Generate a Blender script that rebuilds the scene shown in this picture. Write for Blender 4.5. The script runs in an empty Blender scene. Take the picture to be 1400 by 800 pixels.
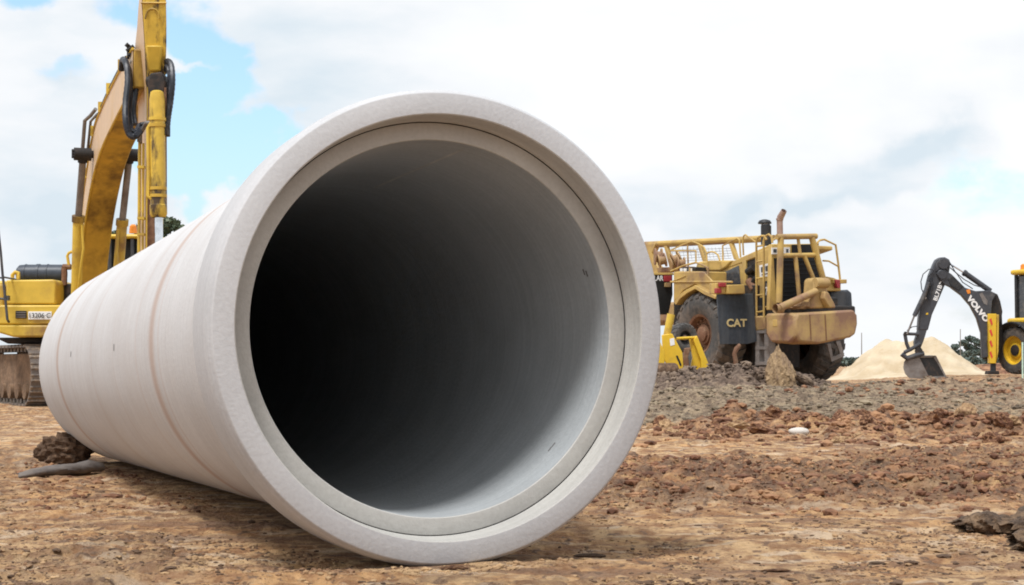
import bpy, math, random
import numpy as np
from mathutils import Vector, Matrix
S = bpy.context.scene
COL = S.collection
random.seed(7); rng = np.random.default_rng(7)
PI = math.pi

# ------------------------------------------------------------------ camera, world, sun, exposure
CAMH = 0.734; FPX = 2227.7; PITCH = math.atan(100 / FPX)
cam = bpy.data.objects.new('camera', bpy.data.cameras.new('camera')); COL.objects.link(cam)
cam.data.sensor_width = 36; cam.data.lens = FPX / 1400 * 36
cam.data.clip_start = 0.05; cam.data.clip_end = 12000
cam.location = (0, 0, CAMH); cam.rotation_euler = (PI / 2 + PITCH, 0, 0)
S.camera = cam
S.render.resolution_x = 1024; S.render.resolution_y = 585
S.view_settings.view_transform = 'Standard'; S.view_settings.look = 'None'
S.view_settings.exposure = 0.36; S.view_settings.gamma = 1
S.render.engine = 'CYCLES'
S.cycles.filter_width = 1.9
S.cycles.max_bounces = 6; S.cycles.diffuse_bounces = 4

SUN_EL, SUN_AZ = math.radians(63), math.radians(212)       # azimuth clockwise from +Y: from the left, a little behind the camera
sd = bpy.data.lights.new('sun', 'SUN'); sd.energy = 2.6; sd.angle = math.radians(14); sd.color = (1.0, 0.985, 0.96)
sun = bpy.data.objects.new('sun', sd); COL.objects.link(sun)
dirv = Vector((math.sin(SUN_AZ) * math.cos(SUN_EL), math.cos(SUN_AZ) * math.cos(SUN_EL), math.sin(SUN_EL)))
sun.rotation_euler = dirv.to_track_quat('Z', 'Y').to_euler()

world = bpy.data.worlds.new('World'); S.world = world; world.use_nodes = True
wt = world.node_tree; wt.nodes.clear()
def wn(t, **k):
    n = wt.nodes.new(t)
    for a, b in k.items(): setattr(n, a, b)
    return n
def wl(a, b): wt.links.new(a, b)
sky = wn('ShaderNodeTexSky', sky_type='NISHITA', sun_disc=False, sun_elevation=SUN_EL, sun_rotation=SUN_AZ)
sky.air_density = 1.2; sky.dust_density = 2.2; sky.ozone_density = 1.5
bg1 = wn('ShaderNodeBackground'); bg1.inputs[1].default_value = 0.15

tc = wn('ShaderNodeTexCoord')
def vmath(op, a, b=None):
    n = wn('ShaderNodeVectorMath', operation=op)
    for i, v in enumerate((a, b)):
        if v is None: continue
        if isinstance(v, tuple): n.inputs[i].default_value = v
        else: wl(v, n.inputs[i])
    return n
def wmath(op, a, b=None, clamp=False):
    n = wn('ShaderNodeMath', operation=op, use_clamp=clamp)
    for i, v in enumerate((a, b)):
        if v is None: continue
        if isinstance(v, (int, float)): n.inputs[i].default_value = v
        else: wl(v, n.inputs[i])
    return n.outputs[0]
D = vmath('NORMALIZE', tc.outputs['Generated']).outputs[0]
stretch = vmath('MULTIPLY', D, (1.0, 1.0, 2.0)).outputs[0]
wob = wn('ShaderNodeTexNoise'); wob.inputs['Scale'].default_value = 14; wob.inputs['Detail'].default_value = 6; wl(D, wob.inputs[0])
Dw = vmath('ADD', D, vmath('MULTIPLY', vmath('SUBTRACT', wob.outputs['Color'], (0.5, 0.5, 0.5)).outputs[0], (0.13, 0.13, 0.11)).outputs[0]).outputs[0]
n1 = wn('ShaderNodeTexNoise'); n1.inputs['Scale'].default_value = 5.2; n1.inputs['Detail'].default_value = 9; n1.inputs['Roughness'].default_value = 0.56
wl(stretch, n1.inputs[0])
def pdir(px, py):
    dx, dz = (px - 700) / FPX, (400 - py) / FPX
    v = Vector((dx, math.cos(PITCH) - dz * math.sin(PITCH), math.sin(PITCH) + dz * math.cos(PITCH)))
    return v
cover = n1.outputs['Fac']
# openings and grey bellies in the cloud deck: (pixel x, y, half width, half height, weight)
for (px, py, sx, sy, w) in [(300, 70, 75, 120, -.40), (262, 190, 60, 80, -.34), (285, 235, 60, 45, -.28), (200, 38, 60, 30, -.22), (90, 118, 80, 18, -.17), (28, 8, 70, 20, -.22), (375, 40, 40, 60, .15),
                            (60, 140, 60, 14, -.07), (300, 235, 40, 40, -.12), (1265, 300, 110, 30, -.11), (1330, 335, 60, 40, -.06), (1180, 160, 500, 140, .10), (1235, 245, 110, 45, -.07), (1355, 20, 60, 16, -.10), (770, 150, 60, 14, -.08),
                            (600, 60, 230, 120, .2), (60, 230, 130, 110, .16), (430, 120, 60, 120, .14), (1040, 220, 200, 120, .12), (960, 300, 120, 50, .1), (262, 74, 60, 11, .22), (300, 168, 26, 9, .12), (330, 110, 16, 14, .12), (245, 268, 22, 26, .3), (248, 172, 18, 18, .16)]:
    d0 = pdir(px, py).normalized()
    q = vmath('MULTIPLY', vmath('SUBTRACT', Dw, tuple(d0)).outputs[0], (FPX / sx, FPX / sx, FPX / sy))
    L = vmath('LENGTH', q.outputs[0]).outputs['Value']
    g = wmath('POWER', 2.718, wmath('MULTIPLY', wmath('MULTIPLY', L, L), -1.0))
    cover = wmath('ADD', cover, wmath('MULTIPLY', g, w))
mask = wn('ShaderNodeMapRange', interpolation_type='SMOOTHSTEP'); wl(cover, mask.inputs[0])
mask.inputs[1].default_value = 0.27; mask.inputs[2].default_value = 0.43; mask.inputs[3].default_value = .04
n2 = wn('ShaderNodeTexNoise'); n2.inputs['Scale'].default_value = 4.3; n2.inputs['Detail'].default_value = 7; n2.inputs['Roughness'].default_value = .5
wl(vmath('MULTIPLY', D, (1.0, 1.0, 2.6)).outputs[0], n2.inputs[0])
shade = n2.outputs['Fac']
for (px, py, sx, sy, w) in [(1225, 235, 120, 30, -.16), (1120, 285, 190, 22, -.14), (860, 250, 120, 30, -.05), (60, 320, 120, 30, -.08), (120, 130, 60, 16, -.1), (1010, 60, 200, 100, -.03), (1100, 130, 250, 40, .1), (700, 60, 120, 60, -.03), (1360, 160, 90, 80, .12)]:
    d0 = pdir(px, py).normalized()
    q = vmath('MULTIPLY', vmath('SUBTRACT', Dw, tuple(d0)).outputs[0], (FPX / sx, FPX / sx, FPX / sy))
    L = vmath('LENGTH', q.outputs[0]).outputs['Value']
    g = wmath('POWER', 2.718, wmath('MULTIPLY', wmath('MULTIPLY', L, L), -1.0))
    shade = wmath('ADD', shade, wmath('MULTIPLY', g, w))
cr = wn('ShaderNodeValToRGB'); wl(shade, cr.inputs[0])
cr.color_ramp.elements[0].position = .36; cr.color_ramp.elements[0].color = (.66, .75, .82, 1)
cr.color_ramp.elements[1].position = .60; cr.color_ramp.elements[1].color = (.93, .945, .96, 1)
e = cr.color_ramp.elements.new(.48); e.color = (.85, .875, .905, 1)
skyc = vmath('MULTIPLY', sky.outputs[0], (1.02, 1.17, 1.27)).outputs[0]; wl(skyc, bg1.inputs[0])
bg2 = wn('ShaderNodeBackground'); bg2.inputs[1].default_value = 0.855; wl(cr.outputs[0], bg2.inputs[0])
mx = wn('ShaderNodeMixShader'); wl(mask.outputs[0], mx.inputs[0]); wl(bg1.outputs[0], mx.inputs[1]); wl(bg2.outputs[0], mx.inputs[2])
wo = wn('ShaderNodeOutputWorld'); wl(mx.outputs[0], wo.inputs[0])

# ------------------------------------------------------------------ sighting helpers
def ray(px, py):
    dx, dz = (px - 700) / FPX, (400 - py) / FPX
    return Vector((dx, math.cos(PITCH) - dz * math.sin(PITCH), math.sin(PITCH) + dz * math.cos(PITCH)))
def at(px, py, Y):
    d = ray(px, py); return Vector((0, 0, CAMH)) + d * (Y / d.y)
class Frame:
    """a thing's own frame: origin on the ground, yaw; returns points in its local coordinates"""
    def __init__(s, o, yaw): s.o = Vector(o); s.yaw = yaw; s.M = Matrix.Translation(s.o) @ Matrix.Rotation(yaw, 4, 'Z'); s.I = s.M.inverted()
    def on(s, px, py, axis, val):
        C = s.I @ Vector((0, 0, CAMH)); d = s.I.to_3x3() @ ray(px, py)
        return C + d * ((val - C[axis]) / d[axis])
    def x(s, px, py, v): return s.on(px, py, 0, v)
    def y(s, px, py, v): return s.on(px, py, 1, v)
    def Y(s, px, py, Y): return s.I @ at(px, py, Y)

# ------------------------------------------------------------------ noise in numpy
def _h(ix, iy, s):
    n = (ix.astype(np.int64) * 374761393 + iy.astype(np.int64) * 668265263 + s * 974634777) & 0x7fffffff
    n = ((n ^ (n >> 13)) * 1274126177) & 0x7fffffff
    n = (n ^ (n >> 16)) * 668265263 & 0x7fffffff
    return (n & 0xffff) / 65535.0
def vnoise(x, y, s=0):
    ix, iy = np.floor(x), np.floor(y); fx, fy = x - ix, y - iy
    fx = fx * fx * (3 - 2 * fx); fy = fy * fy * (3 - 2 * fy)
    a, b, c, d = _h(ix, iy, s), _h(ix + 1, iy, s), _h(ix, iy + 1, s), _h(ix + 1, iy + 1, s)
    return (a + (b - a) * fx) * (1 - fy) + (c + (d - c) * fx) * fy
def fbm(x, y, s=0, o=4):
    r = 0; a = .5; t = 0
    for i in range(o): r = r + a * vnoise(x, y, s + i); t += a; a *= .5; x = x * 2.03 + 7.1; y = y * 2.03 - 3.7
    return r / t
def lumps(x, y, s=0):
    """rounded clod-like bumps, 0..1"""
    ix, iy = np.floor(x), np.floor(y); best = np.zeros_like(x)
    for a in (-1, 0, 1):
        for b in (-1, 0, 1):
            cx, cy = ix + a, iy + b
            px, py = cx + .15 + .7 * _h(cx, cy, s), cy + .15 + .7 * _h(cx, cy, s + 1); r = .25 + .5 * _h(cx, cy, s + 2) ** 1.5
            d = np.hypot(x - px, y - py) / r
            best = np.maximum(best, np.sqrt(np.clip(1 - d * d, 0, 1)) * r * 1.4)
    return best
def sm(a, b, v):
    t = np.clip((v - a) / (b - a), 0, 1); return t * t * (3 - 2 * t)
def zones(x, y):
    x = np.asarray(x, float); y = np.asarray(y, float)
    yb = y + 1.3 * (fbm(x * .5, y * .5, 3, 3) - .5) * np.clip(y / 8, .6, 3)
    turned = sm(7.9, 9.2, yb) * (1 - sm(12.2, 14.8, yb)) * (.25 + .75 * sm(-.2, .8, x))
    turned = turned * sm(.28, .52, fbm(x * .9, y * .9, 21, 3))
    row = np.exp(-((yb - 17.6) / 1.5) ** 2) * sm(1.2, 2.6, x)
    grey = sm(19.5, 22, yb) * (1 - sm(37, 43, yb)) * (1 - .35 * sm(.2, .27, x / np.maximum(y, 1))) * sm(-.08, .09, x / np.maximum(y, 1))
    far_row = np.exp(-((yb - 36) / 2.2) ** 2) * sm(6, 9, x)
    under = 0
    return turned, row, grey, far_row, yb
def base(x, y):
    x = np.asarray(x, float); y = np.asarray(y, float)
    b = .2 * sm(17, 44, y) + .22 * sm(10.5, 15, x) * sm(38, 48, y) * (1 - sm(60, 90, y)) + .22 * sm(60, 90, y)
    b = b - .05 * np.exp(-((x + 3.08) ** 2 + (y - 13.2) ** 2) / 8)
    return b
def H(x, y, detail=True):
    x = np.asarray(x, float); y = np.asarray(y, float)
    b = base(x, y)
    if not detail: return b
    t, r, g, fr, yb = zones(x, y)
    near = 1 - sm(60, 120, np.abs(y))
    d = .016 * (fbm(x * 1.7, y * 1.7, 5, 4) - .5) * 2
    d = d + .022 * (1 - np.abs(fbm(x * .45, y * 3.6, 9, 4) * 2 - 1)) - .016 + .05 * (fbm(x * .23, y * .3, 77, 2) - .5) * sm(9, 16, y)
    d = d + (.018 + .03 * sm(.4, .65, fbm(x * .8, y * .8, 14, 2))) * (fbm(x * 7, y * 7, 12, 4) - .5)
    flake = lumps(x * 9, y * 9, 30); sel = sm(.56, .7, fbm(x * 1.3, y * 1.3, 33, 3))
    d = d + .016 * (np.abs(fbm(x * 14, y * 14, 15, 3) - .5) * 2 - .3) * sm(.38, .6, fbm(x * 1.1, y * 1.7, 16, 3)); d = d + flake * .028 * sel
    d = d + t * (.055 * lumps(x * 4.0 + fbm(x * 9, y * 9, 6, 3), y * 4.0, 40) + .04 * lumps(x * 9.5 + fbm(x * 20, y * 20, 8, 2), y * 9.5, 43) + .14 * (fbm(x * 2.2, y * 2.2, 41, 6) - .42))
    d = d + r * (.17 * lumps(x * 2.4, y * 2.4, 50) + .11 * lumps(x * 5.1, y * 5.1, 53) + .20 * (fbm(x * 1.9, y * 1.9, 51, 6) - .40))
    d = d + g * (.09 * lumps(x * 2.6, y * 2.6, 60) + .06 * lumps(x * 5.6, y * 5.6, 63) + .22 * (fbm(x * .9, y * .9, 61, 6) - .45))
    d = d + fr * (.20 * lumps(x * 1.8, y * 1.8, 70) + .05)
    pipe = sm(0.0, .5, np.hypot((x + .235 + (y - 5.96) * .3802) * .934, 0)); ispipe = (1 - pipe) * sm(5.2, 5.8, y) * (1 - sm(13.3, 14.2, y))
    d = d * (1 - .75 * ispipe) + .016 * np.exp(-((x + .235) / .35) ** 2 - ((y - 6.05) / .25) ** 2)
    return b + d * near
def Hs(x, y): return float(H(np.array([x]), np.array([y]))[0])
def Bs(x, y): return float(base(np.array([x]), np.array([y]))[0])

# ------------------------------------------------------------------ materials
def nodes(name):
    m = bpy.data.materials.new(name); m.use_nodes = True
    nt = m.node_tree; return m, nt, nt.nodes['Principled BSDF']
def nz(nt, scale, detail=5, rough=.55, vec=None, mul=None):
    n = nt.nodes.new('ShaderNodeTexNoise'); n.inputs['Scale'].default_value = scale; n.inputs['Detail'].default_value = detail; n.inputs['Roughness'].default_value = rough
    t = nt.nodes.new('ShaderNodeTexCoord'); src = t.outputs['Object']
    if mul:
        q = nt.nodes.new('ShaderNodeVectorMath'); q.operation = 'MULTIPLY'; nt.links.new(src, q.inputs[0]); q.inputs[1].default_value = mul; src = q.outputs[0]
    nt.links.new(src, n.inputs[0]); return n.outputs['Fac']
def ramp(nt, src, a, b, ca=(0, 0, 0, 1), cb=(1, 1, 1, 1)):
    r = nt.nodes.new('ShaderNodeValToRGB'); nt.links.new(src, r.inputs[0])
    r.color_ramp.elements[0].position = a; r.color_ramp.elements[0].color = ca; r.color_ramp.elements[1].position = b; r.color_ramp.elements[1].color = cb
    return r.outputs[0]
def mixc(nt, f, a, b, mode='MIX'):
    m = nt.nodes.new('ShaderNodeMix'); m.data_type = 'RGBA'; m.blend_type = mode
    for s, v in ((m.inputs[0], f), (m.inputs[6], a), (m.inputs[7], b)):
        if isinstance(v, (int, float)): s.default_value = v
        elif isinstance(v, tuple): s.default_value = (v + (1,))[:4]
        else: nt.links.new(v, s)
    return m.outputs[2]
def bump(nt, b, src, strength, dist):
    n = nt.nodes.new('ShaderNodeBump'); n.inputs['Strength'].default_value = strength; n.inputs['Distance'].default_value = dist
    nt.links.new(src, n.inputs['Height']); nt.links.new(n.outputs[0], b.inputs['Normal'])
def pm(name, col, rough=.6, dirt=None, amt=(.45, .7), scale=3, metal=0, grain=.12, bmp=.15, bd=.01, streak=None, spec=.4):
    m, nt, b = nodes(name)
    f = nz(nt, scale * 4, 6)
    dark = tuple(c * (1 - grain * 2) for c in col); lite = tuple(min(1, c * (1 + grain * 1.2)) for c in col)
    c = mixc(nt, ramp(nt, f, .3, .7), dark, lite)
    if dirt:
        c = mixc(nt, ramp(nt, nz(nt, scale, 7, .65, mul=streak), *amt), c, dirt)
    nt.links.new(c, b.inputs['Base Color'])
    b.inputs['Roughness'].default_value = rough; b.inputs['Metallic'].default_value = metal
    b.inputs['Specular IOR Level'].default_value = spec
    if bmp: bump(nt, b, f, bmp, bd)
    return m
M = {}
M['yel'] = pm('excavator_yellow_paint', (.66, .45, .06), .45, (.26, .15, .05), (.50, .70), 1.6, grain=.06)
M['yelg'] = pm('greasy_yellow_paint', (.64, .43, .06), .45, (.07, .045, .025), (.50, .60), 2.6, grain=.08, streak=(1.6, 1.6, .45))
M['boom'] = pm('boom_paint_oily', (.58, .37, .05), .5, (.09, .045, .018), (.44, .66), 1.3, grain=.08, streak=(1, 1, .5))
M['boomside'] = pm('sunlit_boom_side_tone', (.66, .47, .30), .5, (.55, .34, .10), (.5, .75), 1.5, grain=.05)  # yellow paint made paler, with the sunlight on the left side in its colour
M['cat'] = pm('scraper_yellow_paint', (.56, .38, .115), .5, (.25, .155, .085), (.46, .66), 1.3, grain=.08)
M['cat2'] = pm('scraper_muddy_paint', (.46, .31, .125), .65, (.25, .14, .09), (.42, .56), .9, grain=.12)
M['rusty'] = pm('rusty_steel', (.19, .095, .055), .8, (.28, .18, .11), (.5, .75), 5)
M['bright'] = pm('bright_yellow_paint', (.72, .46, .03), .4, (.4, .25, .06), (.55, .8), 3, grain=.04)
M['blk'] = pm('black_rubber', (.022, .024, .028), .55, (.09, .08, .07), (.5, .8), 4)
M['flap'] = pm('mud_flap_rubber', (.045, .056, .072), .6, (.13, .14, .15), (.46, .8), 2.2, streak=(1, 1, .18))
M['tyre'] = pm('dusty_tyre_rubber', (.075, .072, .07), .8, (.19, .15, .12), (.45, .72), 2.6, bmp=.3)
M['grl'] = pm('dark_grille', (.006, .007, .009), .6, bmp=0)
M['gun'] = pm('charcoal_paint', (.055, .058, .068), .45, (.16, .15, .14), (.55, .8), 2.2, grain=.1)
M['steel'] = pm('worn_grey_steel', (.24, .22, .21), .5, (.12, .09, .07), (.5, .7), 4, metal=.3)
M['track'] = pm('muddy_track_steel', (.15, .125, .11), .5, (.34, .25, .17), (.48, .7), 6, metal=.15)
M['mud'] = pm('caked_mud', (.25, .16, .10), .95, (.11, .07, .045), (.45, .7), 5, grain=.2, bmp=.6, bd=.03)
M['chrome'] = pm('chrome_rod', (.75, .77, .8), .12, metal=1, bmp=0)
M['dgrey'] = pm('dark_machinery', (.02, .018, .018), .7, (.08, .05, .035), (.5, .75), 6)
M['wht'] = pm('white_print', (.8, .8, .8), .6, bmp=0, grain=.02)
M['gld'] = pm('yellow_print', (.62, .5, .25), .6, bmp=0, grain=.03)
M['blkp'] = pm('black_print', (.02, .02, .02), .6, bmp=0)
M['red'] = pm('red_lens', (.36, .035, .045), .35, (.2, .05, .04), (.5, .8), 8, bmp=0)
M['redp'] = pm('red_stripe_paint', (.6, .06, .04), .5, bmp=0)
M['orn'] = pm('orange_lens', (.8, .26, .03), .3, bmp=0)
M['window'] = pm('dusty_window', (.06, .065, .075), .15, (.20, .17, .14), (.5, .8), 3, bmp=0, spec=.6)
M['stone'] = pm('pale_stone', (.62, .58, .53), .8, (.4, .3, .22), (.5, .75), 9)
M['bark'] = pm('grey_bark', (.16, .13, .11), .9)
M['wood'] = pm('grey_timber_pole', (.22, .2, .18), .9)

def foliage(name, a, b):
    m, nt, bs = nodes(name)
    g = nt.nodes.new('ShaderNodeNewGeometry')
    c = mixc(nt, g.outputs['Random Per Island'], a, b)
    nt.links.new(c, bs.inputs['Base Color']); bs.inputs['Roughness'].default_value = .6; return m
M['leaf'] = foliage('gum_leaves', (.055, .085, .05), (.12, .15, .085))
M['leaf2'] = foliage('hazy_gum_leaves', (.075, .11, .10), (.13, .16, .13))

def concrete(name, a, b, c, seams=True, interior=False):
    m, nt, bs = nodes(name)
    # local Z is the pipe's axis; fine rings run round it
    rings = nz(nt, 1.0, 6, .7, mul=(1.2, 1.2, 26)); blot = nz(nt, 2.2, 7, .6); fine = nz(nt, 60, 3, .6); lines = nz(nt, 1.0, 3, .5, mul=(.7, .7, 90))
    col = mixc(nt, ramp(nt, rings, .35, .65), a, b)
    col = mixc(nt, ramp(nt, blot, .40, .66, cb=(.75, .75, .75, 1)), col, c)
    col = mixc(nt, ramp(nt, nz(nt, 5.5, 8, .7), .60, .74, cb=(.35, .35, .35, 1)), col, tuple(min(1, q * 1.22) for q in b))
    col = mixc(nt, ramp(nt, nz(nt, 22, 4, .5), .71, .77, cb=(.35, .35, .35, 1)), col, tuple(q * .62 for q in c))
    col = mixc(nt, .22, col, ramp(nt, lines, .35, .65, (.4, .38, .37, 1), (.64, .62, .60, 1)))
    col = mixc(nt, .07, col, ramp(nt, fine, .35, .65, (.25, .24, .23, 1), (.8, .8, .78, 1)))
    if seams:
        t = nt.nodes.new('ShaderNodeTexCoord'); s = nt.nodes.new('ShaderNodeSeparateXYZ'); nt.links.new(t.outputs['Object'], s.inputs[0])
        jit = nz(nt, 2.5, 4, .6)
        for z0, wd, st in ((1.90, .13, .75), (6.42, .13, .8), (4.3, .05, .25), (2.42, .05, .22), (1.70, .03, .30), (5.6, .04, .2), (3.3, .03, .12)):
            q = nt.nodes.new('ShaderNodeMath'); q.operation = 'MULTIPLY_ADD'; nt.links.new(jit, q.inputs[0]); q.inputs[1].default_value = .03; nt.links.new(s.outputs['Z'], q.inputs[2])
            d = nt.nodes.new('ShaderNodeMath'); d.operation = 'SUBTRACT'; nt.links.new(q.outputs[0], d.inputs[0]); d.inputs[1].default_value = z0 + .015
            ab = nt.nodes.new('ShaderNodeMath'); ab.operation = 'ABSOLUTE'; nt.links.new(d.outputs[0], ab.inputs[0])
            r = nt.nodes.new('ShaderNodeMapRange'); r.interpolation_type = 'SMOOTHSTEP'; nt.links.new(ab.outputs[0], r.inputs[0]); r.inputs[1].default_value = wd; r.inputs[2].default_value = 0; r.inputs[3].default_value = 0; r.inputs[4].default_value = st
            col = mixc(nt, r.outputs[0], col, (.42, .30, .245))
    nt.links.new(col, bs.inputs['Base Color']); bs.inputs['Roughness'].default_value = .75 if not interior else .55
    bs.inputs['Specular IOR Level'].default_value = .3
    mixh = nt.nodes.new('ShaderNodeMath'); mixh.operation = 'ADD'; nt.links.new(rings, mixh.inputs[0]); nt.links.new(fine, mixh.inputs[1])
    bump(nt, bs, mixh.outputs[0], .25, .006)
    return m
M['scuffd'] = pm('dark_joint_filler', (.03, .03, .032), .8, bmp=0)
M['con'] = concrete('pale_spun_concrete', (.54, .54, .555), (.61, .61, .625), (.50, .48, .48))
M['conf'] = concrete('cast_concrete_face', (.47, .475, .50), (.52, .525, .55), (.42, .425, .445), seams=False)
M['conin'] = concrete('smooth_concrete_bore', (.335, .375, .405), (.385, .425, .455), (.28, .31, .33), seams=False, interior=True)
M['shoulder'] = concrete('buff_concrete_socket', (.43, .42, .39), (.49, .48, .45), (.37, .36, .34), seams=False)

# ------------------------------------------------------------------ mesh helpers
class MB:
    def __init__(s): s.v = []; s.f = []
    def add(s, vs, fs):
        o = len(s.v); s.v += [Vector(v) for v in vs]; s.f += [tuple(i + o for i in f) for f in fs]; return s
    def box(s, lo, hi, M_=None):
        lo = Vector(lo); hi = Vector(hi)
        vs = [Vector((x, y, z)) for x in (lo.x, hi.x) for y in (lo.y, hi.y) for z in (lo.z, hi.z)]
        if M_ is not None: vs = [M_ @ v for v in vs]
        return s.add(vs, [(0, 1, 3, 2), (4, 6, 7, 5), (0, 4, 5, 1), (2, 3, 7, 6), (0, 2, 6, 4), (1, 5, 7, 3)])
    def prism(s, pts, ext):
        n = len(pts); pts = [Vector(p) for p in pts]; ext = Vector(ext)
        return s.add(pts + [p + ext for p in pts], [tuple(range(n))[::-1], tuple(range(n, 2 * n))] + [(i, (i + 1) % n, n + (i + 1) % n, n + i) for i in range(n)])
    def loft(s, A, B):
        n = len(A); return s.add(list(A) + list(B), [tuple(range(n))[::-1], tuple(range(n, 2 * n))] + [(i, (i + 1) % n, n + (i + 1) % n, n + i) for i in range(n)])
    def tube(s, pts, r, n=8, cap=True):
        pts = [Vector(p) for p in pts]; m = len(pts); o = len(s.v); rs = r if isinstance(r, (list, tuple)) else [r] * m
        up = None
        for i, p in enumerate(pts):
            t = (pts[min(i + 1, m - 1)] - pts[max(i - 1, 0)]).normalized()
            if up is None:
                up = Vector((0, 0, 1)) if abs(t.z) < .9 else Vector((1, 0, 0))
            a = t.cross(up).normalized(); b = a.cross(t).normalized(); up = b
            for k in range(n):
                an = 2 * PI * k / n; s.v.append(p + (a * math.cos(an) + b * math.sin(an)) * rs[i])
        for i in range(m - 1):
            for k in range(n):
                s.f.append((o + i * n + k, o + i * n + (k + 1) % n, o + (i + 1) * n + (k + 1) % n, o + (i + 1) * n + k))
        if cap: s.f.append(tuple(o + k for k in range(n))[::-1]); s.f.append(tuple(o + (m - 1) * n + k for k in range(n)))
        return s
    def lathe(s, prof, c, ax, n=48, closed=False):
        """prof: list of (along, radius)"""
        c = Vector(c); ax = Vector(ax).normalized(); q = ax.to_track_quat('Z', 'Y').to_matrix(); o = len(s.v)
        for (z, r) in prof:
            for k in range(n):
                a = 2 * PI * k / n; s.v.append(c + q @ Vector((r * math.cos(a), r * math.sin(a), z)))
        m = len(prof)
        for i in range(m if closed else m - 1):
            j = (i + 1) % m
            for k in range(n): s.f.append((o + i * n + k, o + i * n + (k + 1) % n, o + j * n + (k + 1) % n, o + j * n + k))
        return s
    def mesh(s, name, mat, ang=35):
        me = bpy.data.meshes.new(name); me.from_pydata([tuple(v) for v in s.v], [], s.f); me.validate(); me.materials.append(mat)
        import bmesh
        bm = bmesh.new(); bm.from_mesh(me); bmesh.ops.recalc_face_normals(bm, faces=bm.faces); bm.to_mesh(me); bm.free()
        me.polygons.foreach_set('use_smooth', [True] * len(me.polygons)); me.set_sharp_from_angle(angle=math.radians(ang)); me.update()
        return me
    def build(s, name, mat, parent=None, bev=0, label=None):
        o = bpy.data.objects.new(name, s.mesh(name, M[mat] if isinstance(mat, str) else mat)); COL.objects.link(o)
        if parent is not None: o.parent = parent
        if bev:
            b = o.modifiers.new('bevel', 'BEVEL'); b.width = bev; b.segments = 2; b.limit_method = 'ANGLE'; b.angle_limit = math.radians(40)
        if label: o['label'] = label
        return o
def thing(name, label, cat, frame=None, loc=(0, 0, 0), rz=0, group=None):
    o = bpy.data.objects.new(name, None); COL.objects.link(o); o.empty_display_size = .3
    if frame: loc = frame.o; rz = frame.yaw
    o.location = loc; o.rotation_euler = (0, 0, rz); o['label'] = label; o['category'] = cat
    if group: o['group'] = group
    return o
def tag(o, label, cat, group=None, kind=None):
    o['label'] = label; o['category'] = cat
    if group: o['group'] = group
    if kind: o['kind'] = kind
    return o
def struct(o, kind='structure'): o['kind'] = kind; return o
def text(body, mat, parent, org, xd, ud, width, height, bold=.012, name='lettering', depth=.006):
    cu = bpy.data.curves.new('t', 'FONT'); cu.body = body; cu.extrude = .01; cu.offset = bold
    o = bpy.data.objects.new('t', cu); COL.objects.link(o); bpy.context.view_layer.update()
    me = bpy.data.meshes.new_from_object(o.evaluated_get(bpy.context.evaluated_depsgraph_get()))
    bpy.data.objects.remove(o); bpy.data.curves.remove(cu)
    n = len(me.vertices); co = np.empty(n * 3); me.vertices.foreach_get('co', co); co = co.reshape(-1, 3)
    lo, hi = co.min(0), co.max(0)
    xd = Vector(xd).normalized(); ud = Vector(ud).normalized(); nd = xd.cross(ud).normalized(); org = Vector(org)
    for v, c in zip(me.vertices, co):
        v.co = org + xd * ((c[0] - lo[0]) / (hi[0] - lo[0]) * width) + ud * ((c[1] - lo[1]) / (hi[1] - lo[1]) * height) + nd * ((c[2] + .01) / .02 * depth)
    me.materials.clear(); me.materials.append(M[mat]); me.name = name
    ob = bpy.data.objects.new(name, me); COL.objects.link(ob); ob.parent = parent
    return ob
def npobj(name, v, f, mat, smooth=True, parent=None):
    """fast mesh from arrays; f is an (n,k) array"""
    me = bpy.data.meshes.new(name); k = f.shape[1]
    me.vertices.add(len(v)); me.vertices.foreach_set('co', np.ascontiguousarray(v, dtype=np.float32).ravel())
    me.loops.add(f.size); me.loops.foreach_set('vertex_index', f.astype(np.int32).ravel())
    me.polygons.add(len(f)); me.polygons.foreach_set('loop_start', np.arange(0, f.size, k, dtype=np.int32)); me.polygons.foreach_set('loop_total', np.full(len(f), k, dtype=np.int32))
    me.polygons.foreach_set('use_smooth', np.full(len(f), smooth)); me.update(calc_edges=True)
    me.materials.append(mat); o = bpy.data.objects.new(name, me); COL.objects.link(o); o.parent = parent
    return o

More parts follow.
